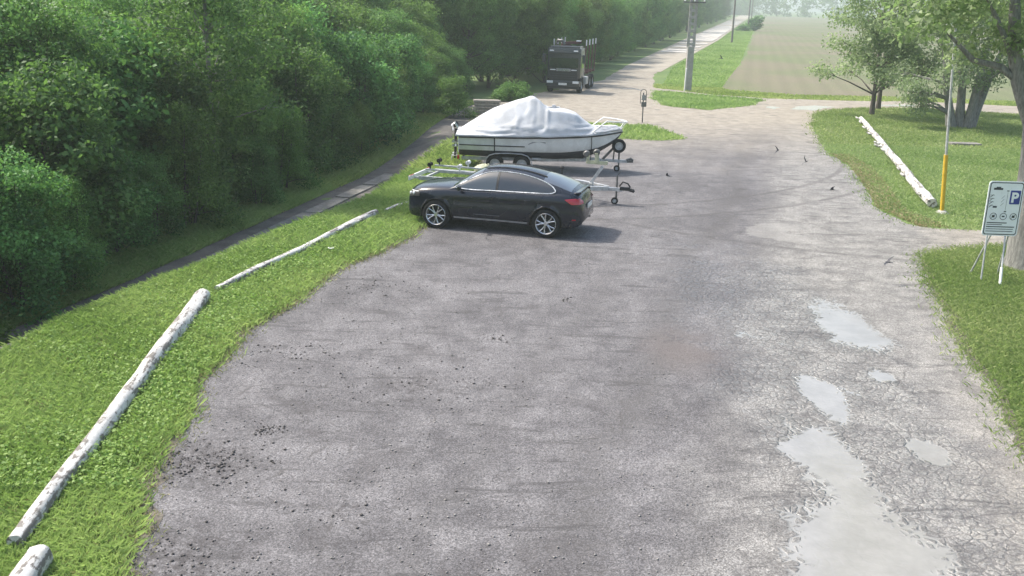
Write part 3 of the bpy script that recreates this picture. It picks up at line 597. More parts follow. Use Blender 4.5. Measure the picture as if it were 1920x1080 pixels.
# ------------------------------------------------------------------ materials of the objects
def mat_glass(name, tint, rough=0.03, ior=1.5):
    t=NT(name); t.base(tint); t.P(Roughness=rough,Coat_Weight=1.0,Coat_Roughness=0.02,Coat_IOR=ior); t.set(t.b,'Specular_IOR_Level',0.8); return t.m
def mat_emit_lens(name, col): return plain(name,col,0.12,0.0,0.05,8,0,0.8)
M.update(trim=plain('sky_paled_trim',(0.75,0.76,0.77),0.3,0.5,0.04), paint=plain('black_car_paint',(0.009,0.012,0.021),0.24,0.0,0.04,1.5,0,0.55,0.3), glass=mat_glass('tinted_glass',(0.012,0.014,0.015)), glass_clear=mat_glass('paled_glass',(0.045,0.056,0.062)), glass_rear=mat_glass('rear_glass',(0.03,0.033,0.036),0.05,2.4), chrome=plain('chrome',(0.72,0.73,0.74),0.16,1.0,0.04),  # trim paled to paint in reflected sky, front glass for light seen through it
 rubber=plain('rubber',(0.022,0.022,0.023),0.85,0,0.2,20,0.2,0,0.2), alloy=plain('alloy',(0.62,0.63,0.64),0.3,0.85,0.06), black=plain('black_plastic',(0.02,0.02,0.021),0.6), lens=mat_emit_lens('clear_lens',(0.72,0.74,0.76)),
 red=mat_emit_lens('red_lens',(0.45,0.012,0.03)), galv=plain('galvanised_steel',(0.47,0.48,0.49),0.42,0.25,0.22,9,0.1), galv_dark=plain('dull_steel',(0.14,0.14,0.138),0.55,0.4,0.25,9,0.15),
 gel=plain('white_gelcoat',(0.68,0.69,0.685),0.25,0,0.10,2,0,0.4), antifoul=plain('dark_antifouling',(0.055,0.055,0.06),0.6,0,0.3,3), tarp=plain('grey_white_tarpaulin',(0.50,0.515,0.545),0.6,0,0.16,1.6,0.3),
 white=plain('white_paint',(0.78,0.78,0.77),0.45,0,0.06), yellow=plain('yellow_paint',(0.62,0.40,0.03),0.5,0,0.12), truck=plain('dark_truck_paint',(0.03,0.035,0.04),0.35,0,0.15,3,0,0.5),
 crane=plain('red_crane_paint',(0.10,0.03,0.032),0.5,0,0.15), conc_pole=plain('pole_concrete',(0.36,0.35,0.33),0.85,0,0.15,5,0.3), wood=plain('weathered_plank',(0.30,0.27,0.235),0.85,0,0.25,7,0.4),
 woodpole=plain('grey_wood_pole',(0.17,0.155,0.14),0.85,0,0.2,7,0.3), signface=plain('sign_face',(0.84,0.86,0.87),0.35,0,0.03), signblue=plain('sign_blue',(0.03,0.05,0.27),0.4,0,0.03), ink=plain('sign_ink',(0.04,0.045,0.055),0.5,0,0.05),
 feather=plain('dark_feather',(0.018,0.02,0.03),0.6,0,0.3,60), belly=plain('white_feather',(0.6,0.58,0.55),0.7,0,0.1,60), silverp=plain('grey_trim',(0.30,0.31,0.33),0.4,0.4), plate=plain('plate_white',(0.75,0.75,0.73),0.4), interior=plain('pale_interior',(0.30,0.29,0.27),0.8), moss=plain('pale_sheet',(0.42,0.43,0.30),0.8,0,0.25,9,0.3))

# ------------------------------------------------------------------ whitewashed logs
def log(name, a, b, ra, rb, label, stubs=(), seed=0, nseg=26, zoff=0.0):
    a=Vector(a); b=Vector(b); d=b-a; L=d.length; rr=random.Random(seed)
    root=thing(name,label,'log',(a.x,a.y,a.z),math.atan2(d.y,d.x)); n=16; m=MB(); V=[]
    for i in range(nseg+1):
        t=i/nseg; r0_=ra+(rb-ra)*t; cyv=0.014*noise.noise(Vector((t*4,seed,0)))*L/6; cz=0.035*noise.noise(Vector((t*3,seed,5)))+(b.z-a.z)*t
        for k in range(n):
            q=2*math.pi*k/n; r=r0_*(1+0.2*noise.noise(Vector((t*L*1.2,math.cos(q)*1.3+seed,math.sin(q)*1.3)))+0.05*noise.noise(Vector((t*L*6,math.cos(q)*3,math.sin(q)*3+seed))))
            V.append((t*L,cyv+r*math.cos(q),cz+r*math.sin(q)))
    m.grid(V+[],nseg+1,n)
    m.f=[(i*n+k,(i+1)*n+k,(i+1)*n+(k+1)%n,i*n+(k+1)%n) for i in range(nseg) for k in range(n)]
    m.f+=[tuple(range(n)),tuple(nseg*n+k for k in range(n-1,-1,-1))]
    m.build('stem',M['whitelog'],root,smooth=50)
    for t,side,ln in stubs:
        q=MB(); y0=side*0.5*ra; q.tube([(t*L,y0,0.02),(t*L+0.05,side*(ra+ln*0.6),0.05),(t*L+0.12,side*(ra+ln),0.10)],[0.06,0.05,0.035],8); q.build('branch_stub',M['whitelog'],root,smooth=50)
    return root
log('log',(-5.19,9.25,.10),(-5.95,18.2,.13),0.09,0.15,'long whitewashed log lying in the grass along the left lot edge',seed=1,nseg=46)
log('log',(-4.78,8.95,.14),(-4.45,5.2,.14),0.13,0.13,'whitewashed log whose end shows at the bottom left corner',seed=2)
log('log',(-5.85,18.75,.10),(-3.76,26.3,.12),0.075,0.10,'thin whitewashed log between the long log and the car',seed=3,nseg=40)
log('log',(-3.55,26.8,.07),(-2.6,29.3,.07),0.07,0.07,'short thin white log half hidden by the car front',seed=4)
r_=log('log',(12.75,29.75,.17),(18.55,53.8,.17),0.15,0.12,'white log with branch stubs lying on the right lawn',stubs=((.05,1,.15),(.2,1,.18),(.26,1,.12),(.47,1,.15),(.52,1,.3),(.56,1,.2),(.70,1,.2),(.80,1,.2),(.9,1,.14),(.985,1,.14)),seed=5,nseg=70)

# ------------------------------------------------------------------ black coupe SUV
car=thing('car','black coupe style sports utility car parked with its nose on the grass','car',(-0.37,25.66,0.0),R(165.1))
TOP=[(-2.54,.70),(-2.50,.90),(-2.42,1.04),(-2.34,1.12),(-2.2,1.15),(-1.9,1.17),(-1,1.17),(0.9,1.13),(1.05,1.135),(1.5,1.12),(1.85,1.09),(2.1,1.045),(2.24,.985),(2.32,.89),(2.36,.76),(2.38,.66)]
WID=[(-2.54,.62),(-2.48,.76),(-2.35,.87),(-2.1,.945),(-1.7,.985),(-1.4,.99),(-1.0,.975),(-0.4,.958),(0.5,.955),(1.1,.968),(1.5,.975),(1.8,.95),(2.05,.90),(2.2,.82),(2.3,.72),(2.36,.60),(2.38,.5)]
SHO=[(-2.54,.66),(-2.48,.86),(-2.38,1.0),(-2.2,1.075),(-1.9,1.12),(-1.4,1.13),(-0.5,1.10),(0.5,1.065),(1.05,1.06),(1.6,1.04),(1.95,.99),(2.2,.90),(2.32,.78),(2.38,.60)]
BOT=[(-2.54,.46),(-2.4,.33),(-2.1,.29),(-1.2,.30),(1.2,.295),(2.0,.27),(2.25,.29),(2.38,.36)]
def _sq(tab): return [((-1.9+(x+1.9)*.76) if x<-1.9 else x,z) for x,z in tab]
TOP,WID,SHO,BOT=_sq(TOP),_sq(WID),_sq(SHO),_sq(BOT)
WX,WR,ARCH=1.4665,0.375,0.435
def arch(x):
    z=0.0
    for xw in (WX,-WX):
        d=abs(x-xw)
        if d<ARCH: z=max(z,WR+math.sqrt(ARCH*ARCH-d*d))
    return z
def section(x):
    t=smooth_tab(x,TOP); wd=smooth_tab(x,WID); sh=min(smooth_tab(x,SHO),t-0.012); b=interp(x,BOT); a=arch(x)
    pts=[(0,t),(.45*wd,t-.004),(.72*wd,t-.4*(t-sh)),(.865*wd,sh+.012),(.925*wd,sh-.035),(.962*wd,sh-.10)]
    zl=sh-.10; pts+=[(.978*wd,zl-(zl-b)*.16),(.972*wd,zl-(zl-b)*.28),(.998*wd,zl-(zl-b)*.46),(1.0*wd,zl-(zl-b)*.62),(.985*wd,zl-(zl-b)*.80),(.965*wd,zl-(zl-b)*.90),(.93*wd,b)]
    out=[]; zprev=9
    for i,(yv,z) in enumerate(pts):
        if a>0 and i>=6: z=max(z,a+0.0005*(13-i)); yv=max(yv,.985*wd) if z<=a+.01 else yv
        out.append((yv,z))
    return out
xs=sorted(set([round(v,4) for v in list(np.linspace(-1.9-.64*.76,2.38,60))+[s_*WX+ARCH*math.cos(q) for s_ in (1,-1) for q in np.linspace(0,math.pi,29)]+[s_*WX+s2*(ARCH+.002) for s_ in (1,-1) for s2 in (1,-1)]]))
P=[];nv=25
for x in xs:
    h=section(x); P+=[(x,yv,z) for yv,z in h[::-1]]+[(x,-yv,z) for yv,z in h[1:]]
mb=MB().grid(P,len(xs),nv); mb.f+=[tuple(range(nv)),tuple((len(xs)-1)*nv+k for k in range(nv-1,-1,-1))]
mb.build('body',M['paint'],car,smooth=38)
def ybody(x,z):
    h=section(x); best=h[3][0]
    for (y0,z0),(y1,z1) in zip(h[:-1],h[1:]):
        if z1<=z<=z0 and z0-z1>1e-6: return y1+(y0-y1)*(z-z1)/(z0-z1)
    return h[-1][0] if z<h[-1][1] else best
ROOF=[(-2.36,1.14),(-2.28,1.175),(-2.1,1.235),(-1.8,1.35),(-1.5,1.455),(-1.1,1.555),(-.7,1.618),(-.25,1.645),(.1,1.628),(.35,1.575),(.6,1.46),(.85,1.30),(1.02,1.18),(1.12,1.10)]
ZB=1.04
ROOF=_sq(ROOF)
def whb(x): return 0.905*smooth_tab(x,WID)
def yroof(x,z):
    Rz=smooth_tab(x,ROOF); t=min(1,max(0,(z-ZB)/(Rz-ZB))); return (whb(x)-0.42*(z-ZB))*(1-t**5.0)**0.5
def zroof(x,yv):
    lo,hi=ZB,smooth_tab(x,ROOF)
    for _ in range(28):
        mid=(lo+hi)/2
        if yroof(x,mid)>abs(yv): lo=mid
        else: hi=mid
    return (lo+hi)/2
gxs=list(np.linspace(-2.245,1.115,58)); P=[]; nk=12; nv=2*nk-1
for x in gxs:
    Rz=smooth_tab(x,ROOF); h=[]
    for k in range(nk):
        t=math.sin(k/(nk-1)*math.pi/2)**0.8 if k<nk-1 else 1.0; z=ZB+(Rz-ZB)*t; h.append((yroof(x,z) if k<nk-1 else 0.0,z))
    P+=[(x,yv,z) for yv,z in h]+[(x,-yv,z) for yv,z in h[-2::-1]]
mb=MB().grid(P,len(gxs),nv); mb.build('roof',M['paint'],car,smooth=50)
def side_patch(x0,x1,zlo,zhi,yf,off,nx_,nz_,s):
    Q=[]
    for i in range(nx_):
        x=x0+(x1-x0)*i/(nx_-1); a,b=zlo(x),zhi(x)
        for j in range(nz_):
            z=a+(b-a)*j/(nz_-1); Q.append((x,s*(yf(x,z)+off),z))
    return MB().grid(Q,nx_,nz_)
WTOP=[(-1.66,1.20),(-1.6,1.26),(-1.45,1.335),(-1.2,1.415),(-.8,1.495),(-.4,1.53),(-.05,1.53),(.25,1.475),(.55,1.345),(.80,1.215),(.97,1.125)]
WBOT=[(-1.66,1.195),(-1.6,1.16),(-1.45,1.14),(-.9,1.125),(0,1.105),(.6,1.095),(.97,1.12)]
wl_=lambda x:smooth_tab(x,WBOT); wh_=lambda x:max(wl_(x)+.004,smooth_tab(x,WTOP))
for s_ in (1,-1):
    g1=side_patch(-.10,.95,wl_,wh_,yroof,.006,22,7,s_).build('window',M['glass_clear'],car,smooth=60)
    g2=side_patch(-1.65,-.16,wl_,wh_,yroof,.006,26,7,s_).build('window',M['glass'],car,smooth=60)
    side_patch(-.155,-.105,wl_,wh_,yroof,.008,3,7,s_).build('door_pillar',M['black'],car,smooth=60)
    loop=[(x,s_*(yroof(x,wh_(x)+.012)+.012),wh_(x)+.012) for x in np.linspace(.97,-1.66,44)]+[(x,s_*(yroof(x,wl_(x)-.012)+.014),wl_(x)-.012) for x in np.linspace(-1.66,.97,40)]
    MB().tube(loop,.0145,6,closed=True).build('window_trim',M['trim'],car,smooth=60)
    # doors, sills, handles
    dl=lambda x:max(.42,arch(x)+.05); 
    for (x0,x1) in ((-.115,1.0),(-1.13,-.135)):
        dr=side_patch(x0,x1,dl,lambda x:smooth_tab(x,SHO)-.04,ybody,.005,30,12,s_).build('door',M['paint'],car,smooth=40)
        hx=x0+.16; hz=.935; MB().tube([(hx-.09,s_*(ybody(hx-.09,hz)+.012),hz+.006),(hx-.06,s_*(ybody(hx,hz)+.035),hz+.008),(hx+.07,s_*(ybody(hx,hz)+.035),hz),(hx+.10,s_*(ybody(hx+.1,hz)+.012),hz-.004)],.013,6).build('handle',M['paint'],dr,smooth=50)
    side_patch(-.98,.98,lambda x:.325,lambda x:.375,ybody,.018,24,3,s_).build('sill_trim',M['silverp'],car,smooth=50)
    side_patch(-.25,.45,lambda x:.47,lambda x:.478,ybody,.012,12,2,s_).build('side_crease',M['silverp'],car)
    for xw in (WX,-WX):
        MB().tube([(xw+(ARCH-.012)*math.cos(q),s_*(ybody(xw+(ARCH+.004)*math.cos(q),WR+(ARCH+.02)*math.sin(q))+.002),WR+(ARCH-.012)*math.sin(q)) for q in np.linspace(-.12,math.pi+.12,30)],.016,6).build('arch_trim',M['black'],car,smooth=60)
    # lamps
    hl=side_patch(1.93,2.325,lambda x:.785+.10*(2.33-x),lambda x:.81+.135*min(1,(2.36-x)/.18)-.03*max(0,(2.12-x))/.19,ybody,.008,14,6,s_).build('headlight',M['black'],car,smooth=60)
    for (u,vv,r_h) in ((2.235,.855,.046),(2.12,.875,.046)):
        yy=ybody(u,vv); MB().lathe([(0,.028),(r_h*.75,.022),(r_h,.006),(r_h,-.01)],'Y',(0,0,0),16).build('lamp',M['lens'],hl,smooth=60,loc=(u,s_*(yy+.004),vv)).rotation_euler=(0,0,(-.7 if s_>0 else math.pi+.7))
    side_patch(1.97,2.29,lambda x:.925-.05*(x-2.1),lambda x:.945-.05*(x-2.1),ybody,.014,12,2,s_).build('light_strip',M['lens'],car,smooth=60)
    side_patch(-2.355,-1.93,lambda x:.90+.11*max(0,x+2.10)/.17,lambda x:1.045-.02*max(0,x+2.1)/.17-.13*max(0,-2.26-x)/.1,ybody,.010,14,6,s_).build('tail_light',M['red'],car,smooth=60)
    # mirror
    mx_=.80; my=s_*1.0; mir=MB(); mir.v=[]; 
    for i in range(7):
        for k in range(10):
            u=i/6; rr2=.5+.5*math.sin(u*math.pi); q=2*math.pi*k/10; mir.v.append((mx_+.055*math.cos(q)*(.6+.4*rr2)+.02*(1-u),my+s_*(-.06+.20*u),1.13+.075*math.sin(q)*(.45+.55*rr2)))
    mir.f=[(i*10+k,i*10+(k+1)%10,(i+1)*10+(k+1)%10,(i+1)*10+k) for i in range(6) for k in range(10)]+[tuple(range(10)),tuple(60+k for k in range(10))]
    mo=mir.build('mirror',M['paint'],car,smooth=60); MB().bar((mx_,s_*.90,1.075),(mx_,s_*.99,1.10),.05,.03).build('mirror_arm',M['black'],mo,bevel=.006)
    # exhaust, reflector, fog lamp
    MB().lathe([(.038,0),(.042,-.01),(.042,-.10),(.030,-.10),(.030,-.02)],'X',(-2.22,s_*.56,.36),14).build('exhaust_tip',M['chrome'],car,smooth=50)
    side_patch(-2.22,-2.13,lambda x:.50,lambda x:.53,ybody,.006,4,2,s_).build('reflector',M['red'],car)
    MB().lathe([(0,.01),(.04,.008),(.045,0)],'X',(0,0,0),14).build('fog_lamp',M['lens'],car,smooth=60,loc=(2.335,s_*.60,.50)).rotation_euler=(0,0,s_*.55)
Q=[]
for i in range(14):
    x=.33+.72*i/13
    for j in range(15):
        f=-1+2*j/14; yv=f*(whb(x)-.1-.18*(1-i/13)); Q.append((x,yv,zroof(x,yv)+.006))
MB().grid(Q,14,15).build('windscreen',M['glass'],car,smooth=60)
Q=[]
for i in range(14):
    x=-2.05+.75*i/13
    for j in range(15):
        f=-1+2*j/14; yv=f*(whb(x)-.13-.12*i/13); Q.append((x,yv,zroof(x,yv)+.006))
MB().grid(Q,14,15).build('rear_window',M['glass_rear'],car,smooth=60)
MB().grid([(-2.11-.17*u,yv*(1-.02*u),1.178+.022*u-.03*abs(yv)**3+dz) for dz in (0,) for u in np.linspace(0,1,5) for yv in np.linspace(-.74,.74,13)],5,13).add([],[]).build('spoiler',M['paint'],car,smooth=60).modifiers.new('s','SOLIDIFY').thickness=.025
for s_ in (1,-1):
    gr=MB(); gr.v=[(2.335,s_*.05,.90),(2.315,s_*.33,.88),(2.36,s_*.30,.66),(2.385,s_*.06,.64)]; gr.f=[(0,1,2,3)]; gr.build('grille',M['black'],car).modifiers.new('s','SOLIDIFY').thickness=.02
    MB().tube(gr.v,.014,6,closed=True).build('grille_frame',M['chrome'],car,smooth=60)
MB().box((2.36,0,.42),(.05,.95,.16)).build('air_intake',M['black'],car,bevel=.01)
MB().box((2.385,0,.50),(.02,.52,.11)).build('number_plate',M['plate'],car); MB().box((-2.395,0,.78),(.02,.52,.11)).build('number_plate',M['plate'],car)
MB().box((0,0,.33),(4.2,1.5,.14)).build('underbody',M['black'],car)
for xw in (WX,-WX): MB().box((xw,0,.62),(.80,1.62,.34)).build('wheel_well',M['black'],car)
for s_ in (1,-1):   # roof edge rails
    MB().tube([(x,s_*(yroof(x,smooth_tab(x,ROOF)-.035)),smooth_tab(x,ROOF)-.018) for x in np.linspace(.28,-1.35,22)],.014,6).build('roof_trim',M['black'],car,smooth=60)
def make_wheel():
    wh=MB().lathe([(.02,-.02),(.16,-.02),(.16,.0),(.02,.0)],'Y',(0,-.04,0),24).build('wheel',M['galv_dark'],car,smooth=40)
    W2=.128; MB().lathe([(.262,-W2),(.30,-W2*1.02),(.345,-W2*.98),(.368,-W2*.80),(.375,-W2*.4),(.375,W2*.4),(.368,W2*.80),(.345,W2*.98),(.30,W2*1.02),(.262,W2)],'Y',n=40).build('tyre',M['rubber'],wh,smooth=40)
    rim=MB().lathe([(.268,-.12),(.255,-.11),(.245,.06),(.252,.10),(.270,.128),(.264,.134),(.246,.118),(.238,.09),(.238,-.11)],'Y',n=40)
    for k in range(5):
        a0=2*math.pi*k/5+.3
        for sgn in (-1,1):
            p0=a0+sgn*.10; p1=a0+sgn*.26
            rim.tube([(.045*math.cos(p0),.095,.045*math.sin(p0)),(.15*math.cos(a0+sgn*.17),.098,.15*math.sin(a0+sgn*.17)),(.247*math.cos(p1),.112,.247*math.sin(p1))],[.017,.015,.019],6)
    rim.lathe([(0,.112),(.045,.11),(.06,.09),(.06,.05)],'Y',n=18); rim.build('rim',M['alloy'],wh,smooth=45)
    MB().lathe([(0,-.03),(.235,-.03),(.235,-.035)],'Y',n=24).build('rim_back',M['black'],wh)
    return wh
wh=make_wheel()
for i,(xw,s_) in enumerate(((WX,1),(-WX,1),(WX,-1),(-WX,-1))):
    o=wh if i==0 else copy_tree(wh,car); o.location=(xw,s_*.845,WR); o.rotation_euler=(0,random.uniform(0,1.2),0 if s_>0 else math.pi)

# ------------------------------------------------------------------ boat on its tandem trailer
BX,BY=0.0,35.1
boat=thing('boat','white cabin boat under a pale grey tarpaulin on a trailer','boat',(0,BY,0))
GUN=[(-1.98,1.26),(0.5,1.29),(2.6,1.36),(3.75,1.46)]; BEAM=[(-1.98,1.03),(-1,1.09),(.5,1.10),(1.6,1.02),(2.5,.80),(3.1,.52),(3.5,.26),(3.76,.03)]
KEEL=[(-1.98,.44),(-.3,.38),(1.3,.35),(2.2,.43),(2.8,.60),(3.25,.86),(3.55,1.10),(3.76,1.40)]; CHI=[(-1.98,.76),(-.3,.75),(1.4,.74),(2.4,.82),(3.0,.95),(3.5,1.20),(3.76,1.42)]
sx=list(np.linspace(-1.98,3.76,44))
def hull(lo,hi,name,mat,off=0.0):
    P=[]
    for x in sx:
        b=smooth_tab(x,BEAM); gz=smooth_tab(x,GUN); ck=min(smooth_tab(x,CHI),gz-.02); kz=min(smooth_tab(x,KEEL),ck-.01)
        prof=[(0,kz),(b*.45,kz+(ck-kz)*.24),(b*.80,kz+(ck-kz)*.62),(b*.88,ck),(b*.91,ck+.03),(b*.945,ck+(gz-ck)*.45),(b*.985,ck+(gz-ck)*.82),(b*1.0,gz)]
        h=prof[lo:hi+1]; P+=[(x,yv,z) for yv,z in h[::-1]]+[(x,-yv,z) for yv,z in (h[1:] if lo==0 else h)]
    nv=len(P)//len(sx); m=MB()
    if lo==0: m.grid(P,len(sx),nv); m.f.append(tuple(range(nv)))
    else:
        k=nv//2; m.grid([P[i*nv+j] for i in range(len(sx)) for j in range(k)],len(sx),k); m.grid([P[i*nv+k+j] for i in range(len(sx)) for j in range(k)],len(sx),k)
    return m
hb=hull(0,3,'',None).build('hull_bottom',M['antifoul'],boat,smooth=40)
hs=hull(3,7,'',None).build('hull_side',M['gel'],boat,smooth=40)
MB().box((-1.985,0,.98),(.03,2.05,.58)).build('transom',M['gel'],boat,bevel=.01)
for s_ in (1,-1):
    MB().tube([(x,s_*(smooth_tab(x,BEAM)+.012),smooth_tab(x,GUN)-.05) for x in np.linspace(-1.98,3.74,40)],.026,6).build('rub_rail',M['black'],boat,smooth=60)
    MB().tube([(x,s_*(smooth_tab(x,BEAM)*.948+.005),.93-.005*x) for x in np.linspace(-1.97,.30,16)],.019,6).build('side_stripe',M['black'],boat,smooth=60)
    for k,x in enumerate((-.75,2.62)):
        b=smooth_tab(x,BEAM); MB().tube([(x,s_*(b+.02),1.28),(x+.01,s_*(b*.955+.02),.95),(x+.01,s_*(b*.86+.03),.66),(x,s_*.62,.44)],.014 if k else .02,6).build('tie_strap',M['black'],boat)
P=[]
for x in np.linspace(-1.9,3.72,40):
    b=smooth_tab(x,BEAM)*.97; gz=smooth_tab(x,GUN)-.015
    P+=[(x,b*f,gz+.10*(1-f*f)*min(1,(3.76-x)/1.0)) for f in np.linspace(-1,1,9)]
MB().grid(P,40,9).build('deck',M['gel'],boat,smooth=50)
# tarpaulin draped over windscreen frame and cabin
RID=[(-2.10,1.30),(-1.9,1.42),(-1.67,1.58),(-.83,2.10),(0.0,2.40),(.48,2.53),(.60,2.53),(.80,2.42),(1.06,2.17),(1.15,2.155),(1.45,2.16),(1.8,2.11),(2.08,2.02),(2.45,1.74),(2.75,1.555),(2.95,1.52)]
FLAT=[(-2.1,.5),(-.8,.30),(.4,.34),(.7,.4),(1.1,.62),(2.0,.55),(2.6,.4),(3,.4)]
nxT,nyT=110,61; P=[]
for i in range(nxT):
    x=-2.10+5.02*i/(nxT-1); b=smooth_tab(max(x,-1.98),BEAM)+.03; gz=interp(x,GUN); rz=max(interp(x,RID),gz+.05); fl=interp(x,FLAT)
    for j in range(nyT):
        v=-1+2*j/(nyT-1); av=abs(v)
        if av>.93: z=gz+.03-(av-.93)/.07*(.05+.03*noise.noise(Vector((x*2.2,v,0)))); yv=math.copysign(b+.012,v)
        else:
            a=av/.93; yv=math.copysign(b*a,v); t=max(0,(a-fl)/(1-fl)); e=1-t**1.12; z=gz+(rz-gz)*e-0.05*(1-t)*a*a
        # folds: sag between supports, drag lines running down from the peak
        q=(1-av)*av*4; th=math.atan2(x-.55,av*1.1+.12); rd_=math.hypot(x-.55,av*1.1)
        fold=.05*(.5-abs(math.sin(th*5.5+1.2*noise.noise(Vector((x*.8,v,1))))))*min(1,rd_*.9)*min(1,q*1.3)
        fold+=.05*noise.noise(Vector((x*.9,v*1.6,7)))*q+.09*(.3-abs(noise.noise(Vector((x*1.8+v,v*3-x*.7,21)))))*(q+.2)
        hor=.075*math.sin(z*21+2.0*noise.noise(Vector((x*1.1,v,11))))*max(0,1-abs(z-gz-.22)/.25)*(av>.2)*(av<.92)
        tt=min(1,max(0,av/.93-fl)*2.2); fold=fold*tt+q*(.035*math.exp(-((x-.52+.22*av)/.12)**2)+.05*math.exp(-((x-1.12+.1*av)/.06)**2)-.05*math.exp(-((x-.86)/.14)**2))
        P.append((x+0.02*noise.noise(Vector((x*3,v*4,13))),yv+math.copysign(fold*.5+hor,v) if av>.02 else yv,z+fold*.7))
MB().grid(P,nxT,nyT).build('tarpaulin',M['tarp'],boat,smooth=75)
rl=MB()
for k in range(5):
    pts=[(x,sg*(smooth_tab(x,BEAM)*.93),smooth_tab(x,GUN)+.06+.02*noise.noise(Vector((x*5,k,sg)))+.02*k%2) for sg in (1,-1) for x in (np.linspace(2.75,3.7,12) if sg>0 else np.linspace(3.7,2.75,12))]
    rl.tube([(p[0]-.05*k,p[1]*(1-.06*k),p[2]) for p in pts],[.04+.018*noise.noise(Vector((i*.9,k,3))) for i in range(len(pts))],7)
rl.build('tarpaulin_roll',M['tarp'],boat,smooth=70)
ra=[(2.62,.70,1.42),(2.85,.68,1.62),(3.12,.62,1.83),(3.55,.48,1.80),(3.84,.24,1.77),(3.90,0,1.76)]; ra=ra+[(x,-yv,z) for x,yv,z in ra[-2::-1]]
bow=MB().tube(ra,.023,8)
for s_ in (1,-1): bow.tube([(3.84,s_*.24,1.77),(3.64,s_*.12,1.45)],.016,6)
bow.build('bow_rail',M['white'],boat,smooth=60)
MB().box((1.30,.15,2.22),(.12,.10,.10)).tube([(1.1,.15,2.18),(1.5,.15,2.20)],.03,6).build('deck_fitting',M['tarp'],boat,bevel=.01)
Q=[]
for x in np.linspace(.42,1.02,12):
    for z in (1.0+.10*math.sin((x-.42)/.6*2.6),1.03+.13*math.sin((x-.42)/.6*2.6)+.03*(x-.42)): Q.append((x,-(smooth_tab(x,BEAM)*.957+.012),z))
MB().grid(Q,12,2).build('decal',M['silverp'],boat)
# outboard drive and swim ladder at the stern
ob=MB(); ob.tube([(-2.12,.12,1.42),(-2.16,.12,1.52),(-2.2,.12,1.60)],[.10,.11,.07],10); ob.tube([(-2.14,.12,1.35),(-2.16,.12,.55),(-2.18,.12,.30)],[.06,.05,.04],8); ob.build('outboard_leg',M['black'],boat,smooth=50)
MB().tube([(-2.10,.12,.50),(-2.26,.12,.47)],[.05,.03],8).box((-2.18,.12,.40),(.22,.22,.015)).lathe([(.02,-.03),(.11,-.01),(.11,.0),(.02,.02)],'X',(-2.28,.12,.30),10).build('propeller',M['galv'],boat)
MB().tube([(-2.05,-.55,1.45),(-2.16,-.55,1.62),(-2.26,-.55,1.55),(-2.22,-.55,1.35)],.022,6).tube([(-2.05,-.25,1.45),(-2.16,-.25,1.62),(-2.26,-.25,1.55),(-2.22,-.25,1.35)],.022,6).bar((-2.22,-.55,1.35),(-2.22,-.25,1.35),.03).build('swim_ladder',M['chrome'],boat,smooth=50)
MB().box((-2.12,-.4,.98),(.24,.6,.04)).bar((-2.12,-.4,.98),(-2.12,-.4,.80),.05).box((-2.14,-.4,.82),(.2,.5,.03)).build('swim_platform',M['chrome'],boat,smooth=50)
# --- its trailer
def small_wheel(parent,x,yv,z,r,wd,name='wheel'):
    q=MB().lathe([(r*.58,-wd),(r*.9,-wd),(r,-wd*.6),(r,wd*.6),(r*.9,wd),(r*.58,wd)],'Y',n=26).build('tyre',M['rubber'],None,smooth=40)
    wq=MB().lathe([(0,-.05),(r*.25,-.06),(r*.3,-.02),(r*.55,-.01),(r*.6,-wd*.8),(r*.6,wd*.8),(r*.5,.03),(0,.04)],'Y',n=22).build(name,M['galv'],parent,smooth=40); wq.location=(x,yv,z); q.parent=wq; return wq
bt=thing('boat_trailer','galvanised tandem axle trailer carrying the covered boat','trailer',(0,BY,0))
for s_ in (1,-1):
    MB().bar((-1.9,s_*.55,.42),(1.0,s_*.55,.42),.06,.11).bar((1.0,s_*.55,.42),(3.0,0+s_*.06,.40),.06,.11).build('side_rail',M['galv'],bt,bevel=.008)
    MB().bar((-1.6,s_*.45,.52),(2.4,s_*.30,.50),.10,.05).build('bunk',M['black'],bt,bevel=.01)
    for x in (-.72,.21): small_wheel(bt,x,s_*.93,.31,.31,.10)
    fn=[(-1.08,.22),(-1.05,.45),(-.93,.60),(-.72,.67),(-.25,.69),(.21,.67),(.42,.60),(.54,.45),(.60,.22)]
    Q=[(x,s_*(.93+dy),z) for x,z in fn for dy in (-.13,.13)]; fo=MB().grid(Q,len(fn),2).build('fender',M['galv'],bt,smooth=50); fo.modifiers.new('s','SOLIDIFY').thickness=.018
    MB().tube([(x,s_*1.065,z) for x,z in fn],.016,6).build('fender_edge',M['galv'],bt,smooth=60)
    MB().box((-2.0,s_*.75,.48),(.08,.22,.12)).build('rear_light',M['red'],bt,bevel=.008)
    MB().box((.72,s_*.78,.50),(.30,.34,.05)).build('step_plate',M['galv'],bt,bevel=.006)
for x in (-1.85,-.25,1.0): MB().bar((x,-.55,.40),(x,.55,.40),.06,.09).build('cross_member',M['galv'],bt,bevel=.006)
for x in (-.72,.21): MB().bar((x,-.85,.31),(x,.85,.31),.07).build('axle',M['galv_dark'],bt,bevel=.006)
MB().bar((2.6,0,.40),(4.05,0,.36),.08,.10).build('drawbar',M['galv'],bt,bevel=.008)
MB().tube([(3.95,0,.40),(4.1,0,.46),(4.2,0,.40)],[.05,.05,.03],8).box((4.08,0,.36),(.22,.09,.07)).build('coupling',M['galv_dark'],bt,smooth=50)
MB().bar((3.10,0,.42),(3.62,0,1.0),.08).bar((3.48,0,.42),(3.50,0,.78),.05).box((3.55,0,.98),(.16,.14,.10)).build('winch_post',M['galv_dark'],bt,bevel=.008)
sw=small_wheel(bt,3.64,-.16,.93,.245,.075,'spare_wheel')
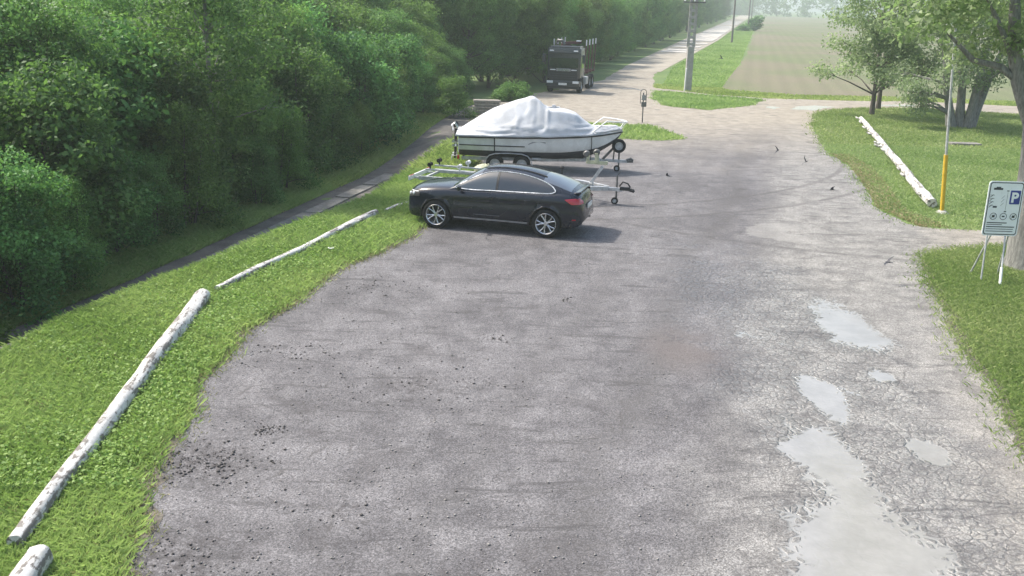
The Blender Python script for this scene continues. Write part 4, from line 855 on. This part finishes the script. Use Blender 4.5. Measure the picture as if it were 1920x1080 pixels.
MB().tube([(3.68,.0,.08),(3.68,0,.78)],.032,8).bar((3.68,0,.78),(3.80,0,.80),.025).build('jockey_leg',M['galv_dark'],bt,smooth=50); small_wheel(bt,3.62,0,.11,.11,.04,'jockey_wheel')

# ------------------------------------------------------------------ empty boat trailer between the car and the boat
et=thing('boat_trailer','empty galvanised boat trailer with rollers parked between the car and the boat','trailer',(0.25,29.72,0),R(-15.2))
for s_ in (1,-1):
    MB().bar((-3.1,s_*.72,.50),(.9,s_*.72,.50),.07,.12).bar((.9,s_*.72,.50),(1.7,s_*.62,.50),.07,.12).bar((1.7,s_*.62,.50),(2.62,s_*.06,.48),.07,.12).build('side_rail',M['galv'],et,bevel=.008)
    MB().bar((-3.0,s_*.42,.72),(.2,s_*.42,.70),.07,.05).bar((.2,s_*.42,.70),(2.05,s_*.22,.56),.07,.05).build('roller_beam',M['galv'],et,bevel=.006)
    small_wheel(et,-.75,s_*1.0,.30,.30,.09)
    fn=[(-.75+.40*math.cos(q),.32+.40*math.sin(q)) for q in np.linspace(math.pi*1.02,-.02*math.pi,13)]
    MB().grid([(x,s_*(1.0+dy),z) for x,z in fn for dy in (-.12,.12)],13,2).build('fender',M['white'],et,smooth=50).modifiers.new('s','SOLIDIFY').thickness=.018
    for x in (-2.85,-1.9):
        MB().bar((x,s_*.42,.72),(x,s_*.42,.84),.04).lathe([(.02,-.10),(.065,-.09),(.045,0),(.065,.09),(.02,.10)],'Y',(x,s_*.42,.88),14).build('roller',M['rubber'] if x<-2.5 else M['white'],et,smooth=45)
    MB().tube([(1.05,s_*.66,.54),(1.05,s_*.66,.84)],.025,8).lathe([(0,.09),(.05,.08),(.07,.04),(.05,0),(0,-.01)],'Z',(1.05,s_*.66,.86),12).build('guide_roller',M['black'],et,smooth=50)
    MB().box((-3.35,s_*.70,.50),(.06,.34,.14)).build('rear_light',M['red'],et,bevel=.01)
    MB().bar((-3.1,s_*.55,.46),(-3.36,s_*.55,.47),.05).build('light_arm',M['galv'],et)
MB().box((-3.34,0,.50),(.05,1.9,.13)).build('light_board',M['white'],et,bevel=.01)
for x in (-3.0,-1.7,-.2,.9): MB().bar((x,-.72,.46),(x,.72,.46),.07,.07).build('cross_member',M['galv'],et,bevel=.006)
MB().bar((-.75,-.9,.30),(-.75,.9,.30),.08).build('axle',M['galv_dark'],et,bevel=.006)
MB().bar((1.6,0,.48),(3.05,0,.46),.09,.10).build('drawbar',M['galv'],et,bevel=.008)
MB().bar((2.1,0,.50),(2.1,0,.62),.34,.10).bar((2.05,0,.55),(2.42,0,1.12),.09).build('winch_post',M['galv'],et,bevel=.008)
yoke=MB().box((2.25,0,1.22),(.62,.10,.10)).bar((1.95,0,1.18),(1.98,0,1.42),.08).bar((2.25,0,1.2),(2.22,0,1.50),.16,.10); yoke.build('bow_yoke',M['moss'],et,bevel=.012)
for x,z in ((1.92,1.46),(2.22,1.52)): MB().lathe([(0,-.06),(.07,-.06),(.10,-.03),(.10,.03),(.07,.06),(0,.06)],'Y',(x,0,z),16).build('bow_roller',M['galv_dark'],et,smooth=45)
MB().box((3.12,0,.50),(.30,.10,.10)).tube([(2.95,0,.56),(3.05,0,.70),(3.2,0,.66),(3.28,0,.55)],.025,6).tube([(3.24,0,.48),(3.36,0,.46),(3.40,0,.42)],[.05,.055,.04],8).build('coupling',M['black'],et,bevel=.006)
MB().tube([(2.86,.07,.16),(2.86,.07,.86)],.03,8).bar((2.86,.07,.86),(2.95,.07,.98),.03).build('jockey_leg',M['galv_dark'],et,smooth=50); small_wheel(et,2.82,.07,.105,.105,.04,'jockey_wheel')
# pale rag lump lying on the trailer's far side
rag=MB(); 
for i in range(9):
    for k in range(12):
        ph=math.pi*i/8; q=2*math.pi*k/12; r=1+.35*noise.noise(Vector((math.cos(q)*2,math.sin(q)*2,ph*2))); rag.v.append((.34*math.sin(ph)*math.cos(q)*r,.26*math.sin(ph)*math.sin(q)*r,.30+.26*math.cos(ph)*r))
rag.f=[(i*12+k,i*12+(k+1)%12,(i+1)*12+(k+1)%12,(i+1)*12+k) for i in range(8) for k in range(12)]
tag(rag.build('sheet_bundle',M['moss'],smooth=60,loc=(-1.0,31.9,0.08)),'crumpled pale sheet bundle behind the empty trailer fender','bundle')

# ------------------------------------------------------------------ timber truck facing the camera
tr=thing('timber_truck','dark timber truck with a red loading crane standing by the wood','truck',(2.98,66.2,0),R(-102.7))   # local +x forward
MB().box((-.95,0,1.92),(1.75,2.22,1.95)).build('cab',M['truck'],tr,bevel=.09,smooth=40)
MB().box((-.95,0,2.93),(1.5,2.0,.14)).build('roof_cap',M['truck'],tr,bevel=.05)
ws=MB().add([(-.05,-.98,1.62),(-.05,.98,1.62),(-.11,.94,2.46),(-.11,-.94,2.46)],[(0,1,2,3)]).build('windscreen',M['glass'],tr); ws.modifiers.new('s','SOLIDIFY').thickness=.02
MB().box((.02,0,2.60),(.26,2.1,.10)).build('sun_visor',M['truck'],tr,bevel=.02)
gr=MB().box((-.06,0,1.06),(.14,1.9,.80)).build('grille',M['black'],tr,bevel=.02)
for k in range(4): MB().box((.02,0,.80+.15*k),(.04,1.5,.035)).build('grille_bar',M['truck'],gr)
MB().box((-.02,0,.62),(.34,2.28,.34)).build('bumper',M['truck'],tr,bevel=.05); MB().box((.0,0,.36),(.22,2.1,.16)).build('front_spoiler',M['black'],tr,bevel=.03)
for s_ in (1,-1):
    MB().box((.11,s_*.86,.72),(.10,.42,.16)).build('headlight',M['lens'],tr,bevel=.03)
    MB().box((.06,s_*.70,1.50),(.06,.36,.07)).build('marker_light',M['lens'],tr,bevel=.015)
    MB().box((.12,s_*.80,2.72),(.10,.28,.08)).build('roof_lamp',M['lens'],tr,bevel=.02)
    mm_=MB().box((.05,s_*1.32,2.22),(.12,.20,.56)).build('mirror',M['truck'],tr,bevel=.04); MB().bar((-.1,s_*1.1,2.42),(.05,s_*1.3,2.42),.04).build('mirror_arm',M['black'],mm_)
    MB().box((-.02,s_*1.315,2.22),(.02,.16,.48)).build('mirror_glass',M['lens'],mm_)
    MB().add([(-.3,s_*1.125,1.62),(-1.2,s_*1.125,1.62),(-1.2,s_*1.09,2.42),(-.38,s_*1.09,2.42)],[(0,1,2,3)]).build('side_window',M['glass'],tr).modifiers.new('s','SOLIDIFY').thickness=.015
    for x in (-.75,-4.4,-5.6): small_wheel(tr,x,s_*.98,.48,.48,.15)
    MB().tube([(-.75+.58*math.cos(q),s_*1.10,.48+.58*math.sin(q)) for q in np.linspace(0,math.pi,14)],.035,6).build('wheel_arch',M['black'],tr,smooth=60)
    MB().box((-2.6,s_*.95,.70),(.9,.5,.5)).build('tank',M['galv'],tr,bevel=.06)
    MB().bar((-1.8,s_*.42,.98),(-7.2,s_*.42,.98),.1,.24).build('chassis_rail',M['black'],tr)
nm=bpy.data.curves.new('lettering','FONT'); nm.body='SCANIA'; nm.size=.22; nm.extrude=.012; nm.align_x='CENTER'; to=bpy.data.objects.new('lettering',nm); C.objects.link(to)
dg=bpy.context.evaluated_depsgraph_get(); me=bpy.data.meshes.new_from_object(to.evaluated_get(dg)); bpy.data.objects.remove(to)
me.materials.append(M['chrome']); lo_=bpy.data.objects.new('lettering',me); C.objects.link(lo_); lo_.parent=tr; lo_.location=(.045,0,1.42); lo_.rotation_euler=(R(90),0,R(90))
MB().box((.02,0,1.50),(.04,.95,.17)).build('name_bar',M['silverp'],tr,bevel=.01)
MB().box((.17,0,.60),(.02,.56,.14)).build('number_plate',M['plate'],tr)
for k,x in enumerate((-2.2,-3.6,-5.0,-6.4)):
    bn=MB().box((x,0,1.16),(.16,2.2,.14)).build('bunk',M['crane'],tr,bevel=.01)
    for s_ in (1,-1): MB().bar((x,s_*1.06,1.2),(x,s_*1.10,3.35),.065).build('stake',M['crane'],bn,bevel=.01); 
    for s_ in (1,-1): MB().bar((x,s_*1.10,3.0),(x,s_*1.105,3.38),.07).build('stake_tip',M['white'],bn)
MB().box((-2.0,0,1.9),(.16,2.1,1.5)).build('headboard',M['crane'],tr,bevel=.02)
cr=MB().tube([(-2.25,.1,1.0),(-2.25,.1,2.9)],.16,10).bar((-2.25,.1,2.9),(-1.9,-.5,3.12),.2).bar((-1.9,-.5,3.12),(-2.2,.75,3.22),.17); cr.build('crane_arm',M['crane'],tr,bevel=.01)
MB().tube([(-1.7,-.3,3.05),(-1.65,-.45,3.30),(-1.75,-.75,3.32),(-1.85,-.9,3.08)],[.09,.10,.10,.05],8).build('grapple',M['galv_dark'],tr,smooth=50)
MB().box((-1.95,.62,3.30),(.4,.30,.09)).build('work_lamp',M['lens'],tr,bevel=.02)

# ------------------------------------------------------------------ parking sign on slanting legs
sg=thing('parking_sign','white information board with blue parking symbol on four thin legs','sign',(10.76,21.42,0),R(0))
Wd,Ht=.78,1.22; zc=1.65
def rrect(wd,ht,r,n=5):
    out=[]
    for cx_,cz_,a0 in ((wd/2-r,ht/2-r,0),(-wd/2+r,ht/2-r,90),(-wd/2+r,-ht/2+r,180),(wd/2-r,-ht/2+r,270)):
        out+=[(cx_+r*math.cos(R(a0+90*k/n)),cz_+r*math.sin(R(a0+90*k/n))) for k in range(n+1)]
    return out
def plate(poly,y0,y1,name,mat,parent):
    n=len(poly); m=MB().add([(x,y0,zc+z) for x,z in poly]+[(x,y1,zc+z) for x,z in poly],[tuple(range(n)),tuple(range(2*n-1,n-1,-1))]+[(i,i+n,(i+1)%n+n,(i+1)%n) for i in range(n)]); return m.build(name,mat,parent)
pl=plate(rrect(Wd,Ht,.07),0,.02,'board',M['signface'],sg); pb=plate(rrect(Wd-.05,Ht-.05,.055),-.003,0.001,'border',M['ink'],pl); plate(rrect(Wd-.09,Ht-.09,.045),-.006,-.002,'face',M['signface'],pl)
def ink(x,z,wd,ht,name='print_mark',mat='ink',y=-.009,sh=0.0): return MB().add([(x-wd/2-sh,y,zc+z-ht/2),(x+wd/2-sh,y,zc+z-ht/2),(x+wd/2+sh,y,zc+z+ht/2),(x-wd/2+sh,y,zc+z+ht/2)],[(0,1,2,3)]).build(name,M[mat],pl)
plate([(x+.21,z+.26) for x,z in rrect(.25,.33,.02)],-.010,-.004,'parking_symbol',M['signface'],pl); plate([(x+.21,z+.26) for x,z in rrect(.225,.305,.015)],-.013,-.008,'parking_symbol',M['signblue'],pl)
nm=bpy.data.curves.new('letter','FONT'); nm.body='P'; nm.size=.30; nm.extrude=.002; nm.offset=.012; nm.align_x='CENTER'; to=bpy.data.objects.new('letter',nm); C.objects.link(to)
dg=bpy.context.evaluated_depsgraph_get(); me=bpy.data.meshes.new_from_object(to.evaluated_get(dg)); bpy.data.objects.remove(to); me.materials.append(M['signface']); lt=bpy.data.objects.new('letter',me); C.objects.link(lt); lt.parent=pl; lt.location=(.20,-.017,zc+.155); lt.rotation_euler=(R(90),0,0)
ink(-.18,.44,.20,.045); ink(-.18,.47,.10,.03); ink(-.20,.04,.09,.04); ink(.04,.40,.05,.02); ink(.04,-.06,.05,.025); ink(.04,.17,.006,.42)
for k in range(4): ink(-.29,.30-.075*k,.10,.008,sh=0,).rotation_euler=(0,0,0); ink(-.30+.0,.28-.075*k,.02,.06,sh=.035)
for k in range(3): ink(-.05+.0,.26-.08*k,.008,.07,sh=.03)
for k,(x) in enumerate((-.20,.02,.24)):
    MB().tube([(x+.072*math.cos(q),-.010,zc-.17+.072*math.sin(q)) for q in np.linspace(0,2*math.pi,20)[:-1]],.006,4,closed=True).build('pictogram_ring',M['ink'],pl); ink(x,-.17,.06,.05 if k!=1 else .03)
    if k!=1: ink(x,-.17,.012,.10,sh=.045)
for k,(z,wd,x0) in enumerate(((-.315,.44,-.10),(-.355,.34,-.15),(-.405,.62,-.01),(-.455,.60,-.02),(-.505,.60,-.02))): ink(x0,z,wd,.022 if k in (0,2) else .014)
for (x,y1,z0) in ((-.28,-.08,0),(.10,-.45,0)): pass
for a,b in (((-.24,.045,1.10),(-.28,-.10,-.05)),((.16,.045,1.10),(.0,-.42,-.05)),((-.12,.05,1.15),(-.22,.62,-.05)),((.24,.05,1.15),(.42,.62,-.05))): MB().tube([a,b],.02,8).build('leg',M['galv'],sg,smooth=50)
for x in (-.24,.20): MB().bar((x,.035,1.06),(x,.035,2.15),.05,.028).build('back_rail',M['galv'],sg)
MB().tube([(.0,-.42,-.05),(.06,-.245,.38)],.032,8).build('leg_sleeve',M['white'],sg,smooth=50)

# ------------------------------------------------------------------ poles and posts
lp=thing('lamp_post','thin pale lamp post with yellow lower sleeve and concrete foot','lamp post',(12.78,29.05,0)); lean=-.075
MB().lathe([(0,.10),(.10,.09),(.20,.02),(.22,-.05)],'Z',n=16).build('foot',M['conc_pole'],lp,smooth=50)
MB().tube([(0,0,.02),(lean*1.75,0,1.75)],.062,12).build('sleeve',M['yellow'],lp,smooth=50)
MB().tube([(lean*1.7,0,1.7),(lean*5.45,0,5.45)],[.038,.03],10).build('pole',M['galv'],lp,smooth=50)
MB().tube([(lean*5.4,0,5.38),(lean*5.4-.10,-.05,5.46),(lean*5.4-.36,-.12,5.46)],[.03,.07,.06],10).build('lamp_head',M['white'],lp,smooth=50)
up_=thing('utility_pole','tall pierced concrete utility pole beside the grass island','utility pole',(12.0,70.9,0),R(10))
MB().box((0,0,1.5),(.48,.24,3.1),taper=.97).build('base',M['conc_pole'],up_,bevel=.02)
for s_ in (1,-1): MB().bar((s_*.21,0,3.0),(s_*.17,0,9.0),.055,.20).build('chord',M['conc_pole'],up_,bevel=.01)
for k in range(13): MB().box((0,0,3.2+.45*k),(.42-.006*k,.17,.19)).build('rung',M['conc_pole'],up_,bevel=.01)
for z in (6.0,8.6): MB().bar((-.8,-.14,z),(.8,-.14,z),.09).build('cross_arm',M['galv_dark'],up_)
for z in (6.0,8.6):
    for x in (-.7,0,.7): MB().lathe([(0,.2),(.05,.19),(.07,.12),(.04,.1),(.07,.05),(.03,0)],'Z',(x,-.14,z+.05),10).build('insulator',M['white'],up_,smooth=50)
tag(MB().tube([(11.66,70.2,-.05),(11.70,70.2,1.55)],.045,8).lathe([(0,1.60),(.05,1.57),(.05,1.52)],'Z',(11.70,70.2,0),8).build('marker_post',M['white'],smooth=50),'short white marker post leaning beside the pierced concrete pole','post')
for i,(x,y,lab) in enumerate(((35.83,171.4,'nearest of the plain far poles along the straight road'),(58.5,261.5,'middle one of the plain far poles along the straight road'),(86,380,'farthest plain pole beside the straight road'))):
    p=thing('utility_pole',lab,'utility pole',(x,y,0)); MB().tube([(0,0,-.1),(0,0,9.5)],[.19,.12],8).build('pole',M['woodpole'],p,smooth=50); MB().bar((-.9,0,9.0),(.9,0,9.0),.12).build('cross_arm',M['woodpole'],p)
    for q in (-.8,0,.8): MB().lathe([(0,.2),(.06,.16),(.03,0)],'Z',(q,0,9.06),8).build('insulator',M['white'],p)
ps=thing('signpost','small metal post with two little plates and an arched top','signpost',(6.37,50.46,0))
MB().tube([(0,0,-.05),(-.02,0,1.5)],.032,8).build('post',M['galv_dark'],ps,smooth=50)
MB().tube([(-.16,0,.95)]+[(-.02+.15*math.cos(q),0,1.50+.16*math.sin(q)) for q in np.linspace(math.pi,0,9)]+[(.12,0,.95)],.02,6).build('arch',M['galv_dark'],ps,smooth=50)
MB().tube([(-.15,0,1.60),(-.5,.02,1.68),(-1.2,.02,1.66)],[.02,.018,.01],6).build('arm',M['galv'],ps,smooth=50)
MB().box((0,-.03,1.25),(.20,.02,.26)).build('plate',M['silverp'],ps,bevel=.004); MB().box((.02,-.03,.92),(.26,.02,.24)).build('plate',M['galv_dark'],ps,bevel=.004)

# ------------------------------------------------------------------ stacked planks, slab, litter, birds
st=thing('plank_stack','stack of weathered grey planks at the wood edge behind the boat stern','plank stack',(-1.6,52.1,0),R(4))
for k in range(5):
    for j in range(2): MB().box((random.uniform(-.06,.06),-.16+.3*j,.09+.155*k),(1.35+random.uniform(-.1,.1),.27,.12),rz=random.uniform(-.03,.03)).build('plank',M['wood'],st,bevel=.008)
tag(MB().box((0,0,0),(1.35,.55,.14)).build('concrete_slab',M['concrete'],bevel=.02,loc=(20.4,45.1,.04)),'flat grey concrete slab set in the lawn left of the willow foot','slab')
lit=MB()
for i in range(6):
    for j in range(6): lit.v.append((.05*i-.12,.05*j-.12,.03+.05*noise.noise(Vector((i*.8,j*.8,2)))))
lit.f=[(i*6+j,(i+1)*6+j,(i+1)*6+j+1,i*6+j+1) for i in range(5) for j in range(5)]
q=lit.build('paper_scrap',M['white'],smooth=60,loc=(-4.25,22.3,.10)); q.scale=(.55,.55,.6); q.modifiers.new('s','SOLIDIFY').thickness=.004; tag(q,'crumpled white paper scrap in the weeds by the thin left log','litter')
def bird(loc, rz, roll, pitch, flap, label, s=1.0):
    b=MB(); prof=[(-.085,.004),(-.06,.012),(-.02,.02),(.02,.022),(.05,.017),(.066,.015),(.08,.008),(.092,.001)]
    n=10; V=[(x,r*math.cos(2*math.pi*k/n),r*.9*math.sin(2*math.pi*k/n)) for x,r in prof for k in range(n)]
    b.add(V,[(i*n+k,i*n+(k+1)%n,(i+1)*n+(k+1)%n,(i+1)*n+k) for i in range(len(prof)-1) for k in range(n)])
    for s_ in (1,-1):
        top=[(.045,s_*.012,.006),(.055,s_*.06,.006+flap*.05),(.03,s_*.11,.006+flap*.09),(-.045,s_*.175,.006+flap*.12),(-.01,s_*.10,.006+flap*.08),(-.015,s_*.05,.006+flap*.04),(-.02,s_*.012,.006)]
        m=len(top); b.add(top+[(x,y_,z-.004) for x,y_,z in top],[tuple(range(m)),tuple(range(2*m-1,m-1,-1))]+[(i,(i+1)%m,(i+1)%m+m,i+m) for i in range(m)])
        tl=[(-.07,0,.002),(-.07,s_*.012,.002),(-.15,s_*.035,.002),(-.11,s_*.006,.002)]; b.add(tl+[(x,y_,z-.003) for x,y_,z in tl],[(0,1,2,3),(7,6,5,4)]+[(i,(i+1)%4,(i+1)%4+4,i+4) for i in range(4)])
    o=b.build('swallow',M['feather'],smooth=45,fixn=False); o.location=loc; o.rotation_euler=(roll,pitch,rz); o.scale=(s,s,s); tag(o,label,'bird','swallows flying over the lot')
    q=MB().lathe([(0,-.045),(.012,-.03),(.0195,0),(.017,.04),(.0,.07)],'X',(0,0,-.006),10).build('belly',M['belly'],o,smooth=50); return o
bird((9.12,34.42,1.0),R(-70),R(75),R(-25),.9,'swallow banking with its white belly showing, leftmost of the pair over the sandy edge')
bird((9.5,32.2,.97),R(100),R(-70),R(20),1.0,'swallow with crescent wings right of the banking one')
bird((9.2,28.3,.75),R(170),R(15),0,.7,'swallow gliding low near the lawn corner below the white log')
bird((8.2,20.9,.5),R(120),R(-30),R(10),.3,'black swallow skimming the lot closest to the parking sign')
bird((4.9,31.4,.5),R(150),R(20),0,.6,'small swallow over the lot just right of the trailer drawbars')
bird((13.1,65.5,2.55),R(20),R(40),R(-10),.8,'swallow flying in front of the green strip by the far field',1.3)
# ------------------------------------------------------------------ loose stones and clods of soil
def pebbles(name,X,Y,sz,mat,seed,label,z=0.01):
    g=np.random.default_rng(seed); N=len(X); b=np.array([(1,0,0),(0,1,0),(-1,0,0),(0,-1,0),(0,0,.8),(0,0,-.6)],float)
    V=b[None]*(sz[:,None,None])*(0.6+0.8*g.random((N,6,1)))*np.array([1,1,.75]); a=g.random(N)*6.28; ca,sa=np.cos(a)[:,None],np.sin(a)[:,None]
    W=np.stack([V[:,:,0]*ca-V[:,:,1]*sa+X[:,None],V[:,:,0]*sa+V[:,:,1]*ca+Y[:,None],V[:,:,2]+z+sz[:,None]*.3],2)
    f=np.array([(0,1,4),(1,2,4),(2,3,4),(3,0,4),(1,0,5),(2,1,5),(3,2,5),(0,3,5)]); T=(np.arange(N)[:,None,None]*6+f[None]).reshape(-1,3)
    return tag(fast_mesh(name,W.reshape(-1,3),T,mat,np.repeat(g.random(N),6)),label,'stones',kind='stuff')
g=np.random.default_rng(900); n=9000; X=-4.8+12.5*g.random(n); Y=8+24*g.random(n)**1.5; k=inside(LOT,X,Y)&((X<2.6)|(Y>20)); X,Y=X[k],Y[k]
pebbles('loose_gravel',X,Y,.006+.014*g.random(len(X))**3,plain('gravel_stone',(0.24,0.23,0.22),0.9,0,0.5,40),901,'loose grey gravel scattered over the lot')
X=[];Y=[];Z=[]
for cx_,cy_,sd,k in ((-3.9,11.4,.40,450),(-3.6,9.0,.5,260),(-3.3,12.4,.14,120),(-3.0,19.6,.5,130),(-1.4,14.2,.7,130),(-1.9,10.4,.6,60),(-0.3,16.5,.12,60),(1.1,19.0,.10,40),(-3.6,15.5,.5,160)):
    X+=list(cx_+g.normal(size=k)*sd); Y+=list(cy_+g.normal(size=k)*sd*.8)
X=np.array(X);Y=np.array(Y); pebbles('soil_clods',X,Y,.006+.020*g.random(len(X))**3,plain('dark_clod',(0.085,0.078,0.074),0.95,0,0.4,30),902,'dark clods of soil strewn on the left part of the lot')
# ------------------------------------------------------------------ hazy air
hz=MB().box((0,1250,14.5),(3400,2900,32)).build('haze',bpy.data.materials.new('haze_air')); hm=hz.data.materials[0]; hm.use_nodes=True; ht=hm.node_tree
for nd in list(ht.nodes):
    if nd.type=='BSDF_PRINCIPLED': ht.nodes.remove(nd)
pv=ht.nodes.new('ShaderNodeVolumePrincipled'); pv.inputs['Color'].default_value=(0.80,0.90,0.86,1); pv.inputs['Density'].default_value=HAZE; pv.inputs['Anisotropy'].default_value=0.2
ht.links.new(pv.outputs[0],[n for n in ht.nodes if n.type=='OUTPUT_MATERIAL'][0].inputs['Volume']); tag(hz,'thin pale haze filling the air','haze',kind='stuff')
